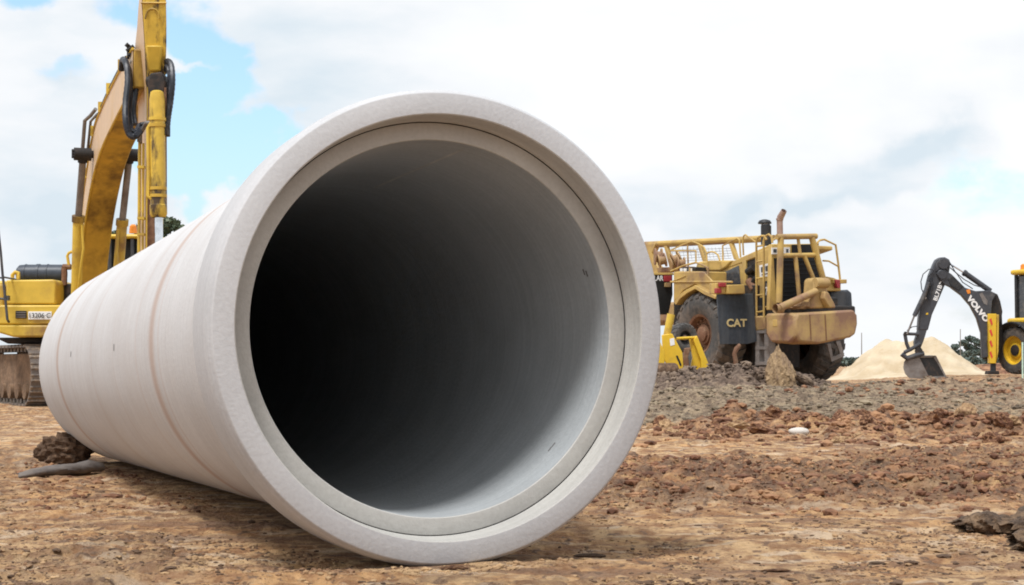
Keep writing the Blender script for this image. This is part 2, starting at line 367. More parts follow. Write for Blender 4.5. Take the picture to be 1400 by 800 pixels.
# ------------------------------------------------------------------ the ground: one sheet to the horizon
ys = [-3000, -800, -200, -60, -25, -12, -6, -2, 1, 2.5]; y = 3.6
while y < 64: ys.append(y); y *= (1.0024 if y > 4.8 else 1.01) if y < 12 else (1.0034 if y < 30 else 1.006)
while y < 7000: ys.append(y); y *= 1.08
ys = np.array(ys)
u = np.concatenate([[-60, -12, -4, -2, -1.2, -.8, -.6, -.5], np.linspace(-.42, .42, 520), [.5, .6, .8, 1.2, 2, 4, 12, 60]])
wY = np.maximum(np.abs(ys), 3.6)
X = u[None, :] * wY[:, None]; Y = np.repeat(ys[:, None], len(u), 1)
Z = H(X, Y)
nr, nc = X.shape
idx = np.arange(nr * nc).reshape(nr, nc)
F4 = np.stack([idx[:-1, :-1], idx[:-1, 1:], idx[1:, 1:], idx[1:, :-1]], -1).reshape(-1, 4)
def ground_material():
    m, nt, b = nodes('clay_soil')
    at_ = nt.nodes.new('ShaderNodeAttribute'); at_.attribute_name = 'zone'
    s = nt.nodes.new('ShaderNodeSeparateColor'); nt.links.new(at_.outputs['Color'], s.inputs[0])
    fine = nz(nt, 38, 6, .7); mid = nz(nt, 9, 6, .6, mul=(1, .55, 1)); low = nz(nt, 2.4, 7, .62, mul=(.7, 1, 1)); big = nz(nt, .5, 5, .6); fleck = nz(nt, 15, 4, .55, mul=(1, .6, 1)); pale = nz(nt, 5, 6, .6, mul=(.5, 1, 1)); rut = nz(nt, 1.0, 6, .6, mul=(.5, 4.2, 1))
    tan = mixc(nt, ramp(nt, mid, .42, .58), (.28, .135, .056), (.68, .44, .225))
    tan = mixc(nt, ramp(nt, low, .47, .57, cb=(.75, .75, .75, 1)), tan, mixc(nt, ramp(nt, mid, .43, .57), (.30, .125, .042), (.60, .315, .12)))
    tan = mixc(nt, ramp(nt, pale, .54, .62, cb=(.75, .75, .75, 1)), tan, (.72, .56, .40))
    tan = mixc(nt, ramp(nt, rut, .53, .60, cb=(.8, .8, .8, 1)), tan, (.20, .095, .052))
    tan = mixc(nt, ramp(nt, big, .50, .62, cb=(.4, .4, .4, 1)), tan, (.36, .195, .10))
    tan = mixc(nt, ramp(nt, fleck, .58, .64, cb=(.9, .9, .9, 1)), tan, (.12, .062, .04))
    brn = mixc(nt, ramp(nt, mid, .42, .58), (.10, .042, .024), (.38, .18, .08))
    brn = mixc(nt, ramp(nt, low, .52, .60, cb=(.85, .85, .85, 1)), brn, mixc(nt, ramp(nt, mid, .43, .57), (.36, .17, .06), (.62, .38, .17)))
    brn = mixc(nt, ramp(nt, pale, .58, .66, cb=(.6, .6, .6, 1)), brn, (.56, .38, .23))
    brn = mixc(nt, ramp(nt, fleck, .58, .64, cb=(.8, .8, .8, 1)), brn, (.09, .045, .03))
    gry = mixc(nt, ramp(nt, mid, .42, .58), (.085, .058, .040), (.30, .225, .145))
    gry = mixc(nt, ramp(nt, low, .50, .60, cb=(.7, .7, .7, 1)), gry, mixc(nt, ramp(nt, mid, .43, .57), (.13, .09, .062), (.24, .175, .12)))
    gry = mixc(nt, ramp(nt, rut, .56, .63, cb=(.6, .6, .6, 1)), gry, (.47, .36, .24))
    c = mixc(nt, s.outputs[0], tan, brn); c = mixc(nt, s.outputs[1], c, gry)
    c = mixc(nt, s.outputs[2], c, (.12, .066, .042))
    c = mixc(nt, .25, c, ramp(nt, fine, .3, .7, (.08, .05, .035, 1), (.6, .46, .33, 1)))
    nt.links.new(c, b.inputs['Base Color']); b.inputs['Roughness'].default_value = .92; b.inputs['Specular IOR Level'].default_value = .2
    ad = nt.nodes.new('ShaderNodeMath'); ad.operation = 'ADD'; nt.links.new(fleck, ad.inputs[0]); nt.links.new(nz(nt, 8, 9, .7), ad.inputs[1])
    bump(nt, b, ad.outputs[0], 1.0, .06)
    return m
M['soil'] = ground_material()
g = npobj('ground', np.stack([X, Y, Z], -1).reshape(-1, 3), F4, M['soil']); struct(g)
t_, r_, g_, fr_, yb_ = zones(X, Y)
cr_ = (lumps(X * 9, Y * 9, 30) > .12) * sm(.56, .7, fbm(X * 1.3, Y * 1.3, 33, 3))
zc = np.stack([np.clip(t_ * 1.0 + r_ * 1.4 + fr_ * .9, 0, 1), np.clip(g_ * 1.2, 0, 1), np.clip(cr_ * .42 * (1 - g_) + .45 * t_ * (lumps(X * 4.5, Y * 4.5, 40) < .08), 0, 1), np.ones_like(X)], -1)
ca = g.data.color_attributes.new('zone', 'FLOAT_COLOR', 'POINT'); ca.data.foreach_set('color', zc.astype(np.float32).ravel())

# ------------------------------------------------------------------ clods, crumbs and stones
def ico(sub=1):
    import bmesh
    bm = bmesh.new(); bmesh.ops.create_icosphere(bm, subdivisions=sub, radius=1)
    v = np.array([x.co[:] for x in bm.verts]); f = np.array([[q.index for q in x.verts] for x in bm.faces]); bm.free(); return v, f
def rough_shape(seed, sub=2, amp=.35):
    v, f = ico(sub); r = np.random.default_rng(seed)
    k = r.normal(size=(7, 3)) * 2.2; ph = r.uniform(0, 6, 7)
    d = sum(np.sin(v @ k[i] + ph[i]) for i in range(7)) / 7; d = d + .5 * np.abs(np.sin(v @ (k[0] * 2.3) + ph[1])) - .2 + r.normal(size=len(v)) * .09
    if sub > 2: d = d + 1.1 * (fbm(v[:, 0] * 2.6 + v[:, 2] * 1.9 + 9, v[:, 1] * 2.6 - v[:, 2] * 1.4 + 9, seed, 5) - .5) + .7 * (np.abs(fbm(v[:, 0] * 5 - v[:, 2] * 3 + 20, v[:, 1] * 5 + v[:, 2] * 3 + 20, seed + 7, 4) - .5) * 2 - .3)
    return v * (1 + amp * d)[:, None] * np.array([1, r.uniform(.7, 1), r.uniform(.55, .8)]), f
def crumbs(name, n, place, size, mat, parent=None, sub=1, label='', cat='soil', flat=.75):
    P = place(n); n = len(P); V = []; Fc = []; o = 0
    for i in range(5):
        v, f = rough_shape(i, sub, .42); Q = P[i::5]; m = len(Q)
        s = size(m)[:, None] * rng.uniform(.6, 1.4, (m, 3)) * np.array([1.15, 1, flat]); a = rng.uniform(0, 6.3, m)
        w = v[None] * s[:, None, :]; x = w[..., 0] * np.cos(a)[:, None] - w[..., 1] * np.sin(a)[:, None]; y = w[..., 0] * np.sin(a)[:, None] + w[..., 1] * np.cos(a)[:, None]
        W = np.stack([x + Q[:, None, 0], y + Q[:, None, 1], w[..., 2] + Q[:, None, 2] + s[:, None, 2] * .1], -1)
        V.append(W.reshape(-1, 3)); Fc.append((f[None] + (np.arange(m) * len(v))[:, None, None] + o).reshape(-1, 3)); o += m * len(v)
    ob = npobj(name, np.concatenate(V), np.concatenate(Fc), mat if not isinstance(mat, str) else M[mat], smooth=False, parent=parent)
    ob['kind'] = 'stuff'
    if parent is None: ob['label'] = label; ob['category'] = cat
    return ob
M['clod'] = pm('red_brown_clay_clod', (.165, .072, .040), .95, (.37, .20, .105), (.45, .60), 2.2, grain=.3, bmp=.9, bd=.03)
M['clod2'] = pm('dark_damp_soil', (.12, .072, .045), .95, (.24, .15, .09), (.5, .7), 8, grain=.25, bmp=.7, bd=.02)
M['clodg'] = pm('grey_subsoil_lumps', (.145, .11, .078), .95, (.31, .245, .165), (.44, .62), 1.6, grain=.25, bmp=.6, bd=.02)
M['clodt'] = pm('tan_crumbs', (.43, .28, .15), .95, (.22, .125, .07), (.45, .6), 3, grain=.2, bmp=.5, bd=.01)
def near_place(y0, y1, dens=None, xmin=-.4, xmax=.4):
    def f(n):
        m = n * 12; yy = y0 * (y1 / y0) ** rng.uniform(size=m); xx = rng.uniform(xmin, xmax, m) * yy
        ok = ~((yy > 5.4) & (yy < 14) & (np.abs((xx + .235 + (yy - 5.96) * .3802) * .934) < .32))
        if dens is not None: ok &= rng.uniform(size=m) < dens(xx, yy)
        xx, yy = xx[ok][:n], yy[ok][:n]
        return np.stack([xx, yy, H(xx, yy)], -1)
    return f
U = lambda m: rng.uniform(size=m)
dn = lambda x, y: sm(.50, .66, fbm(x * 1.3, y * 1.3, 33, 3)) * .9 + .06
dq = lambda x, y: sm(.44, .62, fbm(x * 3.1, y * 2.2, 35, 4)) * .95 + .05
crumbs('dark_soil_crumbs', 2600, near_place(4.9, 10.5, dn), lambda m: .003 + .020 * U(m) ** 5, 'clod2', flat=.5, label='scattered dark crumbs of damp soil on the tan clay in the foreground')
crumbs('fine_dark_grit', 6500, near_place(4.9, 13, dq), lambda m: .0025 + .009 * U(m) ** 2.5, 'clod2', flat=.8, label='fine dark grit strewn in patches over the tan clay')
crumbs('fine_tan_grit', 7000, near_place(4.9, 13, dq), lambda m: .003 + .010 * U(m) ** 2.5, 'clodt', flat=.8, label='fine tan grit strewn in patches over the clay')
crumbs('tan_soil_crumbs', 2200, near_place(4.9, 13, dn), lambda m: .004 + .020 * U(m) ** 4, 'clodt', flat=.5, label='scattered tan crumbs of dry clay on the foreground')
crumbs('fine_red_grit', 11000, near_place(7.8, 15.5, lambda x, y: zones(x, y)[0] * .95 + .03, -.3, .42), lambda m: .004 + .016 * U(m) ** 2.2, 'clod', flat=.9, label='fine red-brown grit of the churned strip')
crumbs('red_clay_crumbs', 3000, near_place(7.8, 15, lambda x, y: zones(x, y)[0] * .95 + .02, -.3, .42), lambda m: .005 + .042 * U(m) ** 4.5, 'clod', label='loose red-brown clay lumps of the churned strip in the middle ground')
crumbs('grey_rubble', 5200, near_place(19, 40, lambda x, y: zones(x, y)[2], -.06, .4), lambda m: .012 + .075 * U(m) ** 4, 'clodg', label='olive-grey rubble of broken subsoil spread before the yellow scraper')
crumbs('fine_grey_grit', 9000, near_place(19, 40, lambda x, y: zones(x, y)[2], -.06, .4), lambda m: .010 + .025 * U(m) ** 2, 'clodg', label='fine grey-brown grit between the rubble')
crumbs('row_crumbs', 3400, near_place(14.5, 21, lambda x, y: zones(x, y)[1] + .01, .05, .42), lambda m: .012 + .055 * U(m) ** 2.5, 'clod', label='small crumbs filling the ridge of red clay clods')
crumbs('far_crumbs', 900, near_place(30, 48, lambda x, y: np.where(x / y > .17, .8, .1), .1, .42), lambda m: .03 + .08 * U(m) ** 2, 'clod', label='brown lumps of soil along the far edge of the dirt road')
def foot_place(n):
    x = rng.uniform(-.75, .35, n); y = 5.96 - .15 + (x + .235) * .38 + rng.normal(0, .05, n) + .12 * np.abs(x + .235)
    return np.stack([x, y, H(x, y)], -1)
crumbs('foot_crumbs', 420, foot_place, lambda m: .004 + .014 * U(m) ** 3, 'clodt', label='crumbs of clay pushed up along the foot of the pipe rim')
# the larger clods of the ridge, one by one
clm = []
for i in range(9):
    v, f = rough_shape(100 + i, 3, .5); me = npobj('soil_clod', v, f, M['clod'] if i % 4 else M['clodt'], smooth=False); clm.append(me.data); bpy.data.objects.remove(me)
k = 0
SZ = [('small', .6), ('middling', 1.0), ('large', 1.5)]
while k < 190:
    yy = rng.normal(17.4, 1.1); xx = rng.uniform(1.4, .36 * yy)
    if rng.uniform() > .35 + .65 * xx / 6: continue
    s = .030 + .105 * rng.uniform() ** 2.6
    o = bpy.data.objects.new('soil_clod', clm[k % 9]); COL.objects.link(o); o.location = (xx, yy, Hs(xx, yy) + s * .1); o.scale = (s * rng.uniform(.8, 1.4), s, s * rng.uniform(.7, 1.1)); o.rotation_euler = (rng.uniform(-.5, .5), rng.uniform(-.5, .5), rng.uniform(0, 6.3))
    hue = 'pale tan' if k % 9 % 4 == 0 else 'red-brown'; big_ = 'large' if s > .09 else ('fist-sized' if s > .05 else 'small')
    part_ = 'right of the pipe rim' if xx < 2.4 else ('around the pale stone' if xx < 3.4 else ('below the sand pile' if xx < 4.8 else 'near the photo\'s right edge'))
    side_ = 'on the near side' if yy < 16.7 else ('on the far side' if yy > 18 else 'on the crest')
    tag(o, f'{big_} {hue} clod {side_} of the ridge {part_}', 'clod', 'clay clods in the ridge'); k += 1
def clod(px, py, Y, sx, sy, sz, mat, label, seed, name='soil_clod', cat='clod', rz=0, sub=4, amp=.3, sink=.25, smooth=False):
    v, f = rough_shape(seed, sub, amp); r = np.random.default_rng(seed + 1)
    v = v * (1 + .05 * r.normal(size=(len(v), 1))) if sub > 3 else v
    o = npobj(name, v, f, M[mat], smooth=smooth); p = at(px, py, Y); o.location = (p.x, p.y, Hs(p.x, p.y) + sz * (1 - sink) * .6); o.scale = (sx, sy, sz); o.rotation_euler = (0, 0, rz)
    return tag(o, label, cat)
clod(89, 622, 13.0, .215, .17, .19, 'mud2' if 'mud2' in M else 'clod2', 'large dark brown clod of earth wedged at the far end of the pipe', 11)
clod(1092, 600, 16.4, .105, .07, .06, 'stone', 'pale whitish stone lying before the ridge of red clods', 12, 'stone', 'stone', sub=3, amp=.12, smooth=True)
clod(1150, 592, 15.6, .10, .08, .07, 'clodt', 'tan clay clod low in the ridge to the right of the white stone', 13)
clod(620, 786, 5.85, .045, .02, .014, 'clod', 'small flat red-brown clod just below the rim of the pipe', 14, sub=3)
clod(1199, 763, 6.05, .03, .02, .012, 'clod2', 'small dark clod on the bare tan clay at lower right', 15, sub=3)
clod(1060, 778, 5.8, .05, .02, .010, 'clod', 'thin flat flake of red clay near the bottom edge right of the pipe', 16, sub=3)
clod(808, 746, 6.35, .06, .03, .012, 'clod2', 'dark flat lump in the shade just right of where the pipe touches ground', 17, sub=3)

# ------------------------------------------------------------------ the concrete pipe
R_ = .87
PC = Vector((-.23522, 5.95824, CAMH + .14440)); PA = Vector((-.355349, .934576, -.01716)).normalized()
pipe = bpy.data.objects.new('concrete_pipe', None); COL.objects.link(pipe)
pipe.matrix_world = Matrix.Translation(PC) @ PA.to_track_quat('Z', 'X').to_matrix().to_4x4()
tag(pipe, 'huge pale concrete pipe lying on the clay with its dark bore facing the camera', 'pipe')
N = 192; LN = 9.2
def ring(prof, name, mat, closed=False, label=None):
    return MB().lathe([(a * R_, b * R_) for a, b in prof], (0, 0, 0), (0, 0, 1), N, closed).build(name, mat, pipe, label=label)
ring([(.40, .9104)] + [(s, .9104 + .0006 * math.sin(s * 9)) for s in np.linspace(.5, LN - .05, 40)] + [(LN - .02, .905), (LN, .89), (LN, .815)], 'barrel', 'con', label='pale barrel ringed by faint reddish seam stains')
ring([(.006, .9925), (.03, 1.006), (.06, 1.011), (.34, 1.009), (.40, .99), (.52, .93), (.56, .9104)], 'bell', 'conf')
ring([(.0, .902), (0, .986), (.002, .990), (.006, .9925)], 'rim_face', 'conf')
ring([(.0, .902), (.004, .897), (.143, .8875)], 'socket', 'shoulder')
ring([(.143, .8875), (.156, .8868), (.156, .8838), (.146, .8836)], 'joint_gasket', 'scuffd', label='thin dark joint line round the socket')
ring([(.146, .8836), (.1444, .881), (.1444, .8125), (.150, .8092)], 'shoulder', 'shoulder')
ring([(LN - .06, .001), (LN - .06, .807)], 'bore_light_block', 'grl')  # unseen dark disc, added to keep daylight out of the bore
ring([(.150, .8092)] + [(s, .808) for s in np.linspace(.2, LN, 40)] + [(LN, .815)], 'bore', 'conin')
# casting marks inside and outside

def mark(s, ang, r, ls, la, name, mat):
    mb = MB(); n = 8
    for j in range(2):
        for i in range(n):
            a0 = ang + la * (i / n - .5)
    P = []
    for ss in (s, s + ls):
        for i in range(n + 1):
            a = ang + la * (i / n - .5); P.append(Vector((r * math.cos(a), r * math.sin(a), ss)) * 1)
    P = [Vector((p.x * R_, p.y * R_, p.z * R_)) for p in P]
    fs = [(i, i + 1, n + 2 + i, n + 1 + i) for i in range(n)]
    return MB().add(P, fs).build(name, mat, pipe)
M['scuff'] = pm('dark_scuff', (.16, .15, .145), .8, bmp=0)
M['lightscuff'] = pm('pale_form_line', (.5, .5, .48), .7, bmp=0)
iw = pipe.matrix_world.inverted()
def pipe_hit(px, py, r, inner):
    """where the sight line through a pixel meets the cylinder of radius r (in R)"""
    o = iw @ Vector((0, 0, CAMH)); d = iw.to_3x3() @ ray(px, py); a = d.x ** 2 + d.y ** 2; b = o.x * d.x + o.y * d.y; c = o.x ** 2 + o.y ** 2 - (r * R_) ** 2
    q = math.sqrt(max(0, b * b - a * c)); t = (-b + q) / a if inner else (-b - q) / a
    p = o + d * t; return p.z / R_, math.atan2(p.y, p.x)
for (px, py, ls, la) in [(799, 372, .10, .008), (803, 374, .10, .008)]:
    s, a = pipe_hit(px, py, .806, True); mark(s, a, .8062, .015, .035, 'scuff_mark', 'scuff')
for (px, py) in [(752, 614), (757, 608)]:
    s, a = pipe_hit(px, py, .806, True); mark(s, a, .8062, .01, .03, 'scuff_mark', 'scuff')
for (px, py) in [(97, 484), (156, 475)]:
    s, a = pipe_hit(px, py, .912, False); mark(s, a, .9125, .03, .045, 'scuff_mark', 'scuff')
s0, a0 = pipe_hit(512, 257, .806, True); s1, a1 = pipe_hit(632, 205, .806, True)
P = []
for i in range(13):
    t = i / 12; s = s0 + (s1 - s0) * t; a = a0 + (a1 - a0) * t
    for da in (-.009, .009): P.append(Vector((.8068 * R_ * math.cos(a + da), .8068 * R_ * math.sin(a + da), s * R_)))
MB().add(P, [(2 * i, 2 * i + 1, 2 * i + 3, 2 * i + 2) for i in range(12)]).build('form_line', 'lightscuff', pipe)

# ------------------------------------------------------------------ rubber and hose scraps
def hose_scrap(pts, r, flat, mat, name, label, cat, rag=.9):
    mb = MB(); n = 30; Q = [Vector(p) for p in pts]; P = []; fl = []; sub = 5
    for i in range(len(Q) - 1):
        for k in range(sub): P.append(Q[i].lerp(Q[i + 1], k / sub)); fl.append(flat[i] + (flat[i + 1] - flat[i]) * k / sub)
    P.append(Q[-1]); fl.append(flat[-1]); m = len(P); sd0 = len(label)
    nn = lambda a, b, sd: float(fbm(np.array([a]), np.array([b]), sd, 4)[0])
    for k, rr in ((0, 1.0), (1, .84)):
        for i, p in enumerate(P):
            t = (P[min(i + 1, m - 1)] - P[max(i - 1, 0)]).normalized(); sd_ = t.cross(Vector((0, 0, 1))).normalized(); up = sd_.cross(t)
            for j in range(n):
                a = 2 * PI * j / n; w = r * rr * (1 + rag * (nn(3 * math.cos(a) + 40, 3 * math.sin(a) + i * .55, sd0) - .5)); jag = rag * r * (nn(2.5 * math.cos(a) + 9, 2.5 * math.sin(a) + 5, sd0 + 3) - .5) * 4 if i in (0, m - 1) else 0
                mb.v.append(p + t * jag + sd_ * math.cos(a) * w * 1.2 + up * math.sin(a) * w * fl[i])
    for k in (0, 1):
        o = k * m * n
        for i in range(m - 1):
            for j in range(n): mb.f.append((o + i * n + j, o + i * n + (j + 1) % n, o + (i + 1) * n + (j + 1) % n, o + (i + 1) * n + j))
    for j in range(n):
        for e_ in (0, (m - 1) * n): mb.f.append((e_ + j, e_ + (j + 1) % n, m * n + e_ + (j + 1) % n, m * n + e_ + j))
    o = mb.build(name, mat); return tag(o, label, cat)
M['scrap'] = pm('dusty_grey_rubber', (.15, .13, .12), .7, (.17, .13, .10), (.5, .72), 6, streak=(1, 1, 1), bmp=.4)
M['fibre'] = pm('frayed_dark_matting', (.09, .06, .042), .95, (.21, .135, .08), (.45, .65), 14, grain=.3, bmp=.9, bd=.02)
def gp(px, py, Y, dz=0): p = at(px, py, Y); return Vector((p.x, Y, Hs(p.x, Y) + dz))
hose_scrap([gp(34, 0, 11.0, .03), gp(52, 0, 11.02, .035), gp(70, 0, 11.1, .037), gp(92, 0, 11.18, .04), gp(112, 0, 11.32, .045), gp(130, 0, 11.4, .05), gp(145, 0, 11.45, .04)], .05, [.5, .6, .65, .75, .9, .9, .6], 'scrap', 'rubber_tube', 'torn grey rubber tube lying on the clay at lower left below the pipe', 'rubber tube', .3)
hose_scrap([gp(1303, 0, 7.3, .022), gp(1318, 0, 7.3, .035), gp(1340, 0, 7.28, .045), gp(1362, 0, 7.26, .04), gp(1380, 0, 7.3, .03)], .062, [.5, .7, .85, .8, .5], 'fibre', 'rubber_scrap', 'dark frayed open-ended scrap of tube at the right, nearest the bottom corner but one', 'rubber scrap')
hose_scrap([gp(1366, 0, 7.2, .03), gp(1385, 0, 7.25, .05), gp(1405, 0, 7.4, .07), gp(1440, 0, 7.6, .08), gp(1480, 0, 7.7, .04)], .05, [.6, .8, .9, .9, .6], 'fibre', 'rubber_scrap', 'brown muddy length of tube running off the right edge of the photo', 'rubber scrap')
hose_scrap([gp(1374, 0, 6.5, .03), gp(1388, 0, 6.5, .04), gp(1405, 0, 6.5, .045), gp(1440, 0, 6.5, .05), gp(1460, 0, 6.5, .03)], .055, [.5, .7, .8, .8, .6], 'fibre', 'rubber_scrap', 'dark rounded scrap of tube at the lower right edge of the photo', 'rubber scrap')

# ------------------------------------------------------------------ excavator (faces the camera, arm reaching to the right behind the pipe)
XF = Frame((-7.6, 27.6, Bs(-7.6, 27.6)), 0)
ex = thing('excavator', 'yellow tracked excavator behind the pipe with its tall oily boom raised', 'excavator', XF)
P = lambda px, py, Y: XF.Y(px, py, Y)
def quadbox(pts, Y, depth, name, mat, bev=.02, parent=None, label=None, taper=None):
    A = [P(x, y, Y) for x, y in pts]; return MB().prism(A, (0, depth, 0)).build(name, mat, parent or ex, bev, label)
quadbox([(8, 383), (73, 382), (76, 385), (76, 416), (8, 416)], 26.9, 1.3, 'tool_box', 'yel', .035)
lb = quadbox([(-14, 418.5), (2, 417), (88, 417), (92, 442), (70, 444), (2, 444), (-14, 444)], 26.85, 2.0, 'front_panel', 'yel', .03)
quadbox([(-14, 386), (5, 389), (5, 443), (-14, 443)], 27.15, 2.2, 'side_panel', 'yel', .03)
quadbox([(-10, 444.6), (90, 444.6), (86, 461), (18, 461), (-2, 455)], 26.8, 2.4, 'skirt_panel', 'yel', .03)
quadbox([(-8, 461.5), (110, 461.5), (110, 470), (10, 470)], 27.2, 2.6, 'turntable', 'dgrey', .03)
quadbox([(-12, 396), (8, 396), (8, 384), (-6, 384)], 29.0, 1.8, 'engine_hood', 'yel', .04)
quadbox([(77, 388), (150, 388), (150, 460), (77, 460)], 27.4, 1.6, 'machinery_bay', 'dgrey', .02)
quadbox([(150, 372), (250, 372), (250, 462), (150, 462)], 27.2, 2.2, 'cab_base', 'yel', .03)
# black ribbed drum on the deck
a, b = P(24, 375, 28.6), P(90, 375, 28.6)
dr = MB(); prof = []
Ld = (b - a).length
for z, r in [(0, 0), (0, .13), (.05, .18), (.17, .19), (.175, .20), (.19, .20), (.195, .19), (.40, .19), (.405, .202), (.47, .202), (.475, .19), (.62, .19), (.625, .2), (.65, .2), (.655, .19), (.95, .19), (1.0, .13), (1, 0)]: prof.append((z * Ld * 1.0, r * .9))
dr.lathe(prof, a, b - a, 28).build('black_drum', pm('blue_black_plastic', (.045, .055, .075), .45), ex)
MB().tube([P(17, 384, 28.2), P(17, 376, 28.2), P(21, 372, 28.2), P(25, 373, 28.2), P(25, 382, 28.2)], .035).build('drum_bracket', 'yel', ex)
# headlamp grille and registration plate
lamp = quadbox([(21, 425), (36, 425), (36, 435.5), (21, 435.5)], 26.83, .03, 'work_lamp', 'dgrey', .008, lb)
for i in range(3):
    yy = 427 + i * 3
    MB().prism([P(22, yy, 26.80), P(35, yy, 26.80), P(35, yy + 1.1, 26.80), P(22, yy + 1.1, 26.80)], (0, .03, 0)).build('lamp_bar', 'steel', lb)
quadbox([(38.5, 426), (70.5, 426), (70.5, 437), (38.5, 437)], 26.83, .018, 'number_plate', 'wht', .004, lb)
o_ = P(40.3, 434.8, 26.815)
text('13206·C', 'blkp', lb, o_, (1, 0, 0), (0, 0, 1), P(68.8, 434, 26.8).x - o_.x, .080, 0, 'plate_lettering')
# whip mirror arm at the left
MB().tube([P(-3, 310, 26.6), P(1, 345, 26.6), P(3.5, 375, 26.6), P(7, 405, 26.6), P(10, 437, 26.6), P(12, 440, 26.7)], .022).build('mirror_rod', 'gun', ex)
MB().tube([P(-20, 379, 26.6), P(5, 380, 26.62)], .015).tube([P(5, 379, 26.6), P(16, 381, 26.9), P(22, 382, 27.1)], .015).build('mirror_bracket', 'gun', ex)
MB().tube([P(-20, 407, 26.6), P(9, 409, 26.62)], .018).box(P(6, 411, 26.64) - Vector((.0, .05, 0)), P(11, 406, 26.64) + Vector((.02, .05, .02))).build('mirror_clamp', 'gun', ex)
MB().tube([P(94, 362, 26.9), P(92, 350, 26.9), P(94, 346, 26.9), P(99, 344, 26.9)], .025).build('grab_rail', 'yel', ex)
MB().tube([P(88, 365, 27.4), P(88, 390, 27.4)], .05).tube([P(86, 365, 27.4), P(97, 365, 27.4)], .05).build('valve_post', 'rusty', ex)
# cab, mostly hidden behind boom and pipe
cab = quadbox([(150, 325), (212, 325), (214, 372), (150, 372)], 27.6, 1.7, 'cab', 'grl', .05)
quadbox([(148, 320), (214, 320), (214, 326), (148, 326)], 27.5, 1.9, 'cab_roof', 'yel', .05, cab)
for xx in (150, 181, 211): MB().tube([P(xx, 324, 27.56), P(xx + .5, 372, 27.56)], .035).build('cab_pillar', 'gun', cab)
MB().lathe([(0, 0), (0, .07), (.12, .06), (.15, .03), (.15, 0)], P(182, 319, 27.6), (0, 0, 1), 14).build('beacon', 'orn', cab)
# boom: closed box beam in the arm's own vertical plane
BF = Vector((-6.97, 27.0, 0)); bet = math.radians(21.7); UD = Vector((math.sin(bet), -math.cos(bet), 0)); LD = Vector((-math.cos(bet), -math.sin(bet), 0))
def arm(u, z, l=0): return XF.I @ (BF + UD * u + LD * l + Vector((0, 0, z)))
def interp(pts, n):
    """Catmull-Rom through 2D points"""
    out = []; p = [np.array(q, float) for q in pts]; p = [2 * p[0] - p[1]] + p + [2 * p[-1] - p[-2]]
    for i in range(1, len(p) - 2):
        for k in range(n):
            t = k / n; out.append(tuple(.5 * ((2 * p[i]) + (-p[i - 1] + p[i + 1]) * t + (2 * p[i - 1] - 5 * p[i] + 4 * p[i + 1] - p[i + 2]) * t * t + (-p[i - 1] + 3 * p[i] - 3 * p[i + 1] + p[i + 2]) * t ** 3)))
    out.append(tuple(p[-2])); return out
bot = interp([(-.3, 1.35), (.1, 2.05), (.42, 2.55), (1.0, 3.15), (1.84, 3.68), (2.7, 3.98), (3.6, 4.15), (4.8, 4.33), (5.7, 4.45)], 5)
top = interp([(-.55, 1.6), (-.2, 2.4), (.3, 3.15), (1.05, 3.9), (1.84, 4.42), (2.7, 4.62), (3.6, 4.76), (4.8, 4.90), (5.7, 4.97)], 5)
W2 = .215
def beam(lo, hi, w, name, mat):
    mb = MB(); n = len(lo)
    for (l0, h0) in zip(lo, hi):
        for q, l in ((l0, w), (l0, -w), (h0, -w), (h0, w)): mb.v.append(arm(q[0], q[1], l))
    for i in range(n - 1):
        for k in range(4): mb.f.append((4 * i + k, 4 * i + (k + 1) % 4, 4 * i + 4 + (k + 1) % 4, 4 * i + 4 + k))
    mb.f += [(3, 2, 1, 0), tuple(4 * (n - 1) + k for k in range(4))]
    return mb
boom = beam(bot, top, W2, 'boom', 'boom').build('boom', 'boom', ex, .02)
# sunlit side put into a paler sheet, proud of the beam
sp = MB(); n = len(bot)
for l, h in zip(bot, top):
    l_ = np.array(l); h_ = np.array(h); sp.v.append(arm(*(l_ + (h_ - l_) * .02), W2 + .006)); sp.v.append(arm(*(h_ - (h_ - l_) * .02), W2 + .006))
for i in range(n - 1): sp.f.append((2 * i, 2 * i + 1, 2 * i + 3, 2 * i + 2))
side = sp.build('side_plate', 'boomside', boom)
# edge flanges
sp = MB().tube([arm(q[0], q[1] + .0, W2 + .01) for q in bot], .018, 6).tube([arm(q[0], q[1], W2 + .01) for q in top], .02, 6).build('edge_weld', 'yel', boom)
xa, za = bot[len(bot) * 3 // 5]; 
# hydraulic pipes along the top of the boom with clamps
for dl, dz in ((.16, .06), (.06, .09), (-.06, .09)):
    MB().tube([arm(q[0], q[1] + dz, dl + .05) for q in top[8:38:2]], .024, 8).build('boom_pipe', 'rusty' if dl < .1 else 'gun', boom)
for u_ in (9, 14, 19, 24, 29, 34):
    q = top[u_]; MB().box((-.05, -.05, -.02), (.05, .05, .14), Matrix.Translation(arm(q[0], q[1], .2))).build('pipe_clamp', 'yel', boom)
MB().tube([P(113, 203, 25.5), P(116, 165, 25.3), P(124, 158, 25.1), P(131, 149, 25.0)], .03).build('hose_pipe', 'steel', boom)
MB().tube([P(120, 204, 25.6), P(124, 166, 25.4), P(133, 156, 25.2)], .022).build('hose_pipe', 'steel', boom)
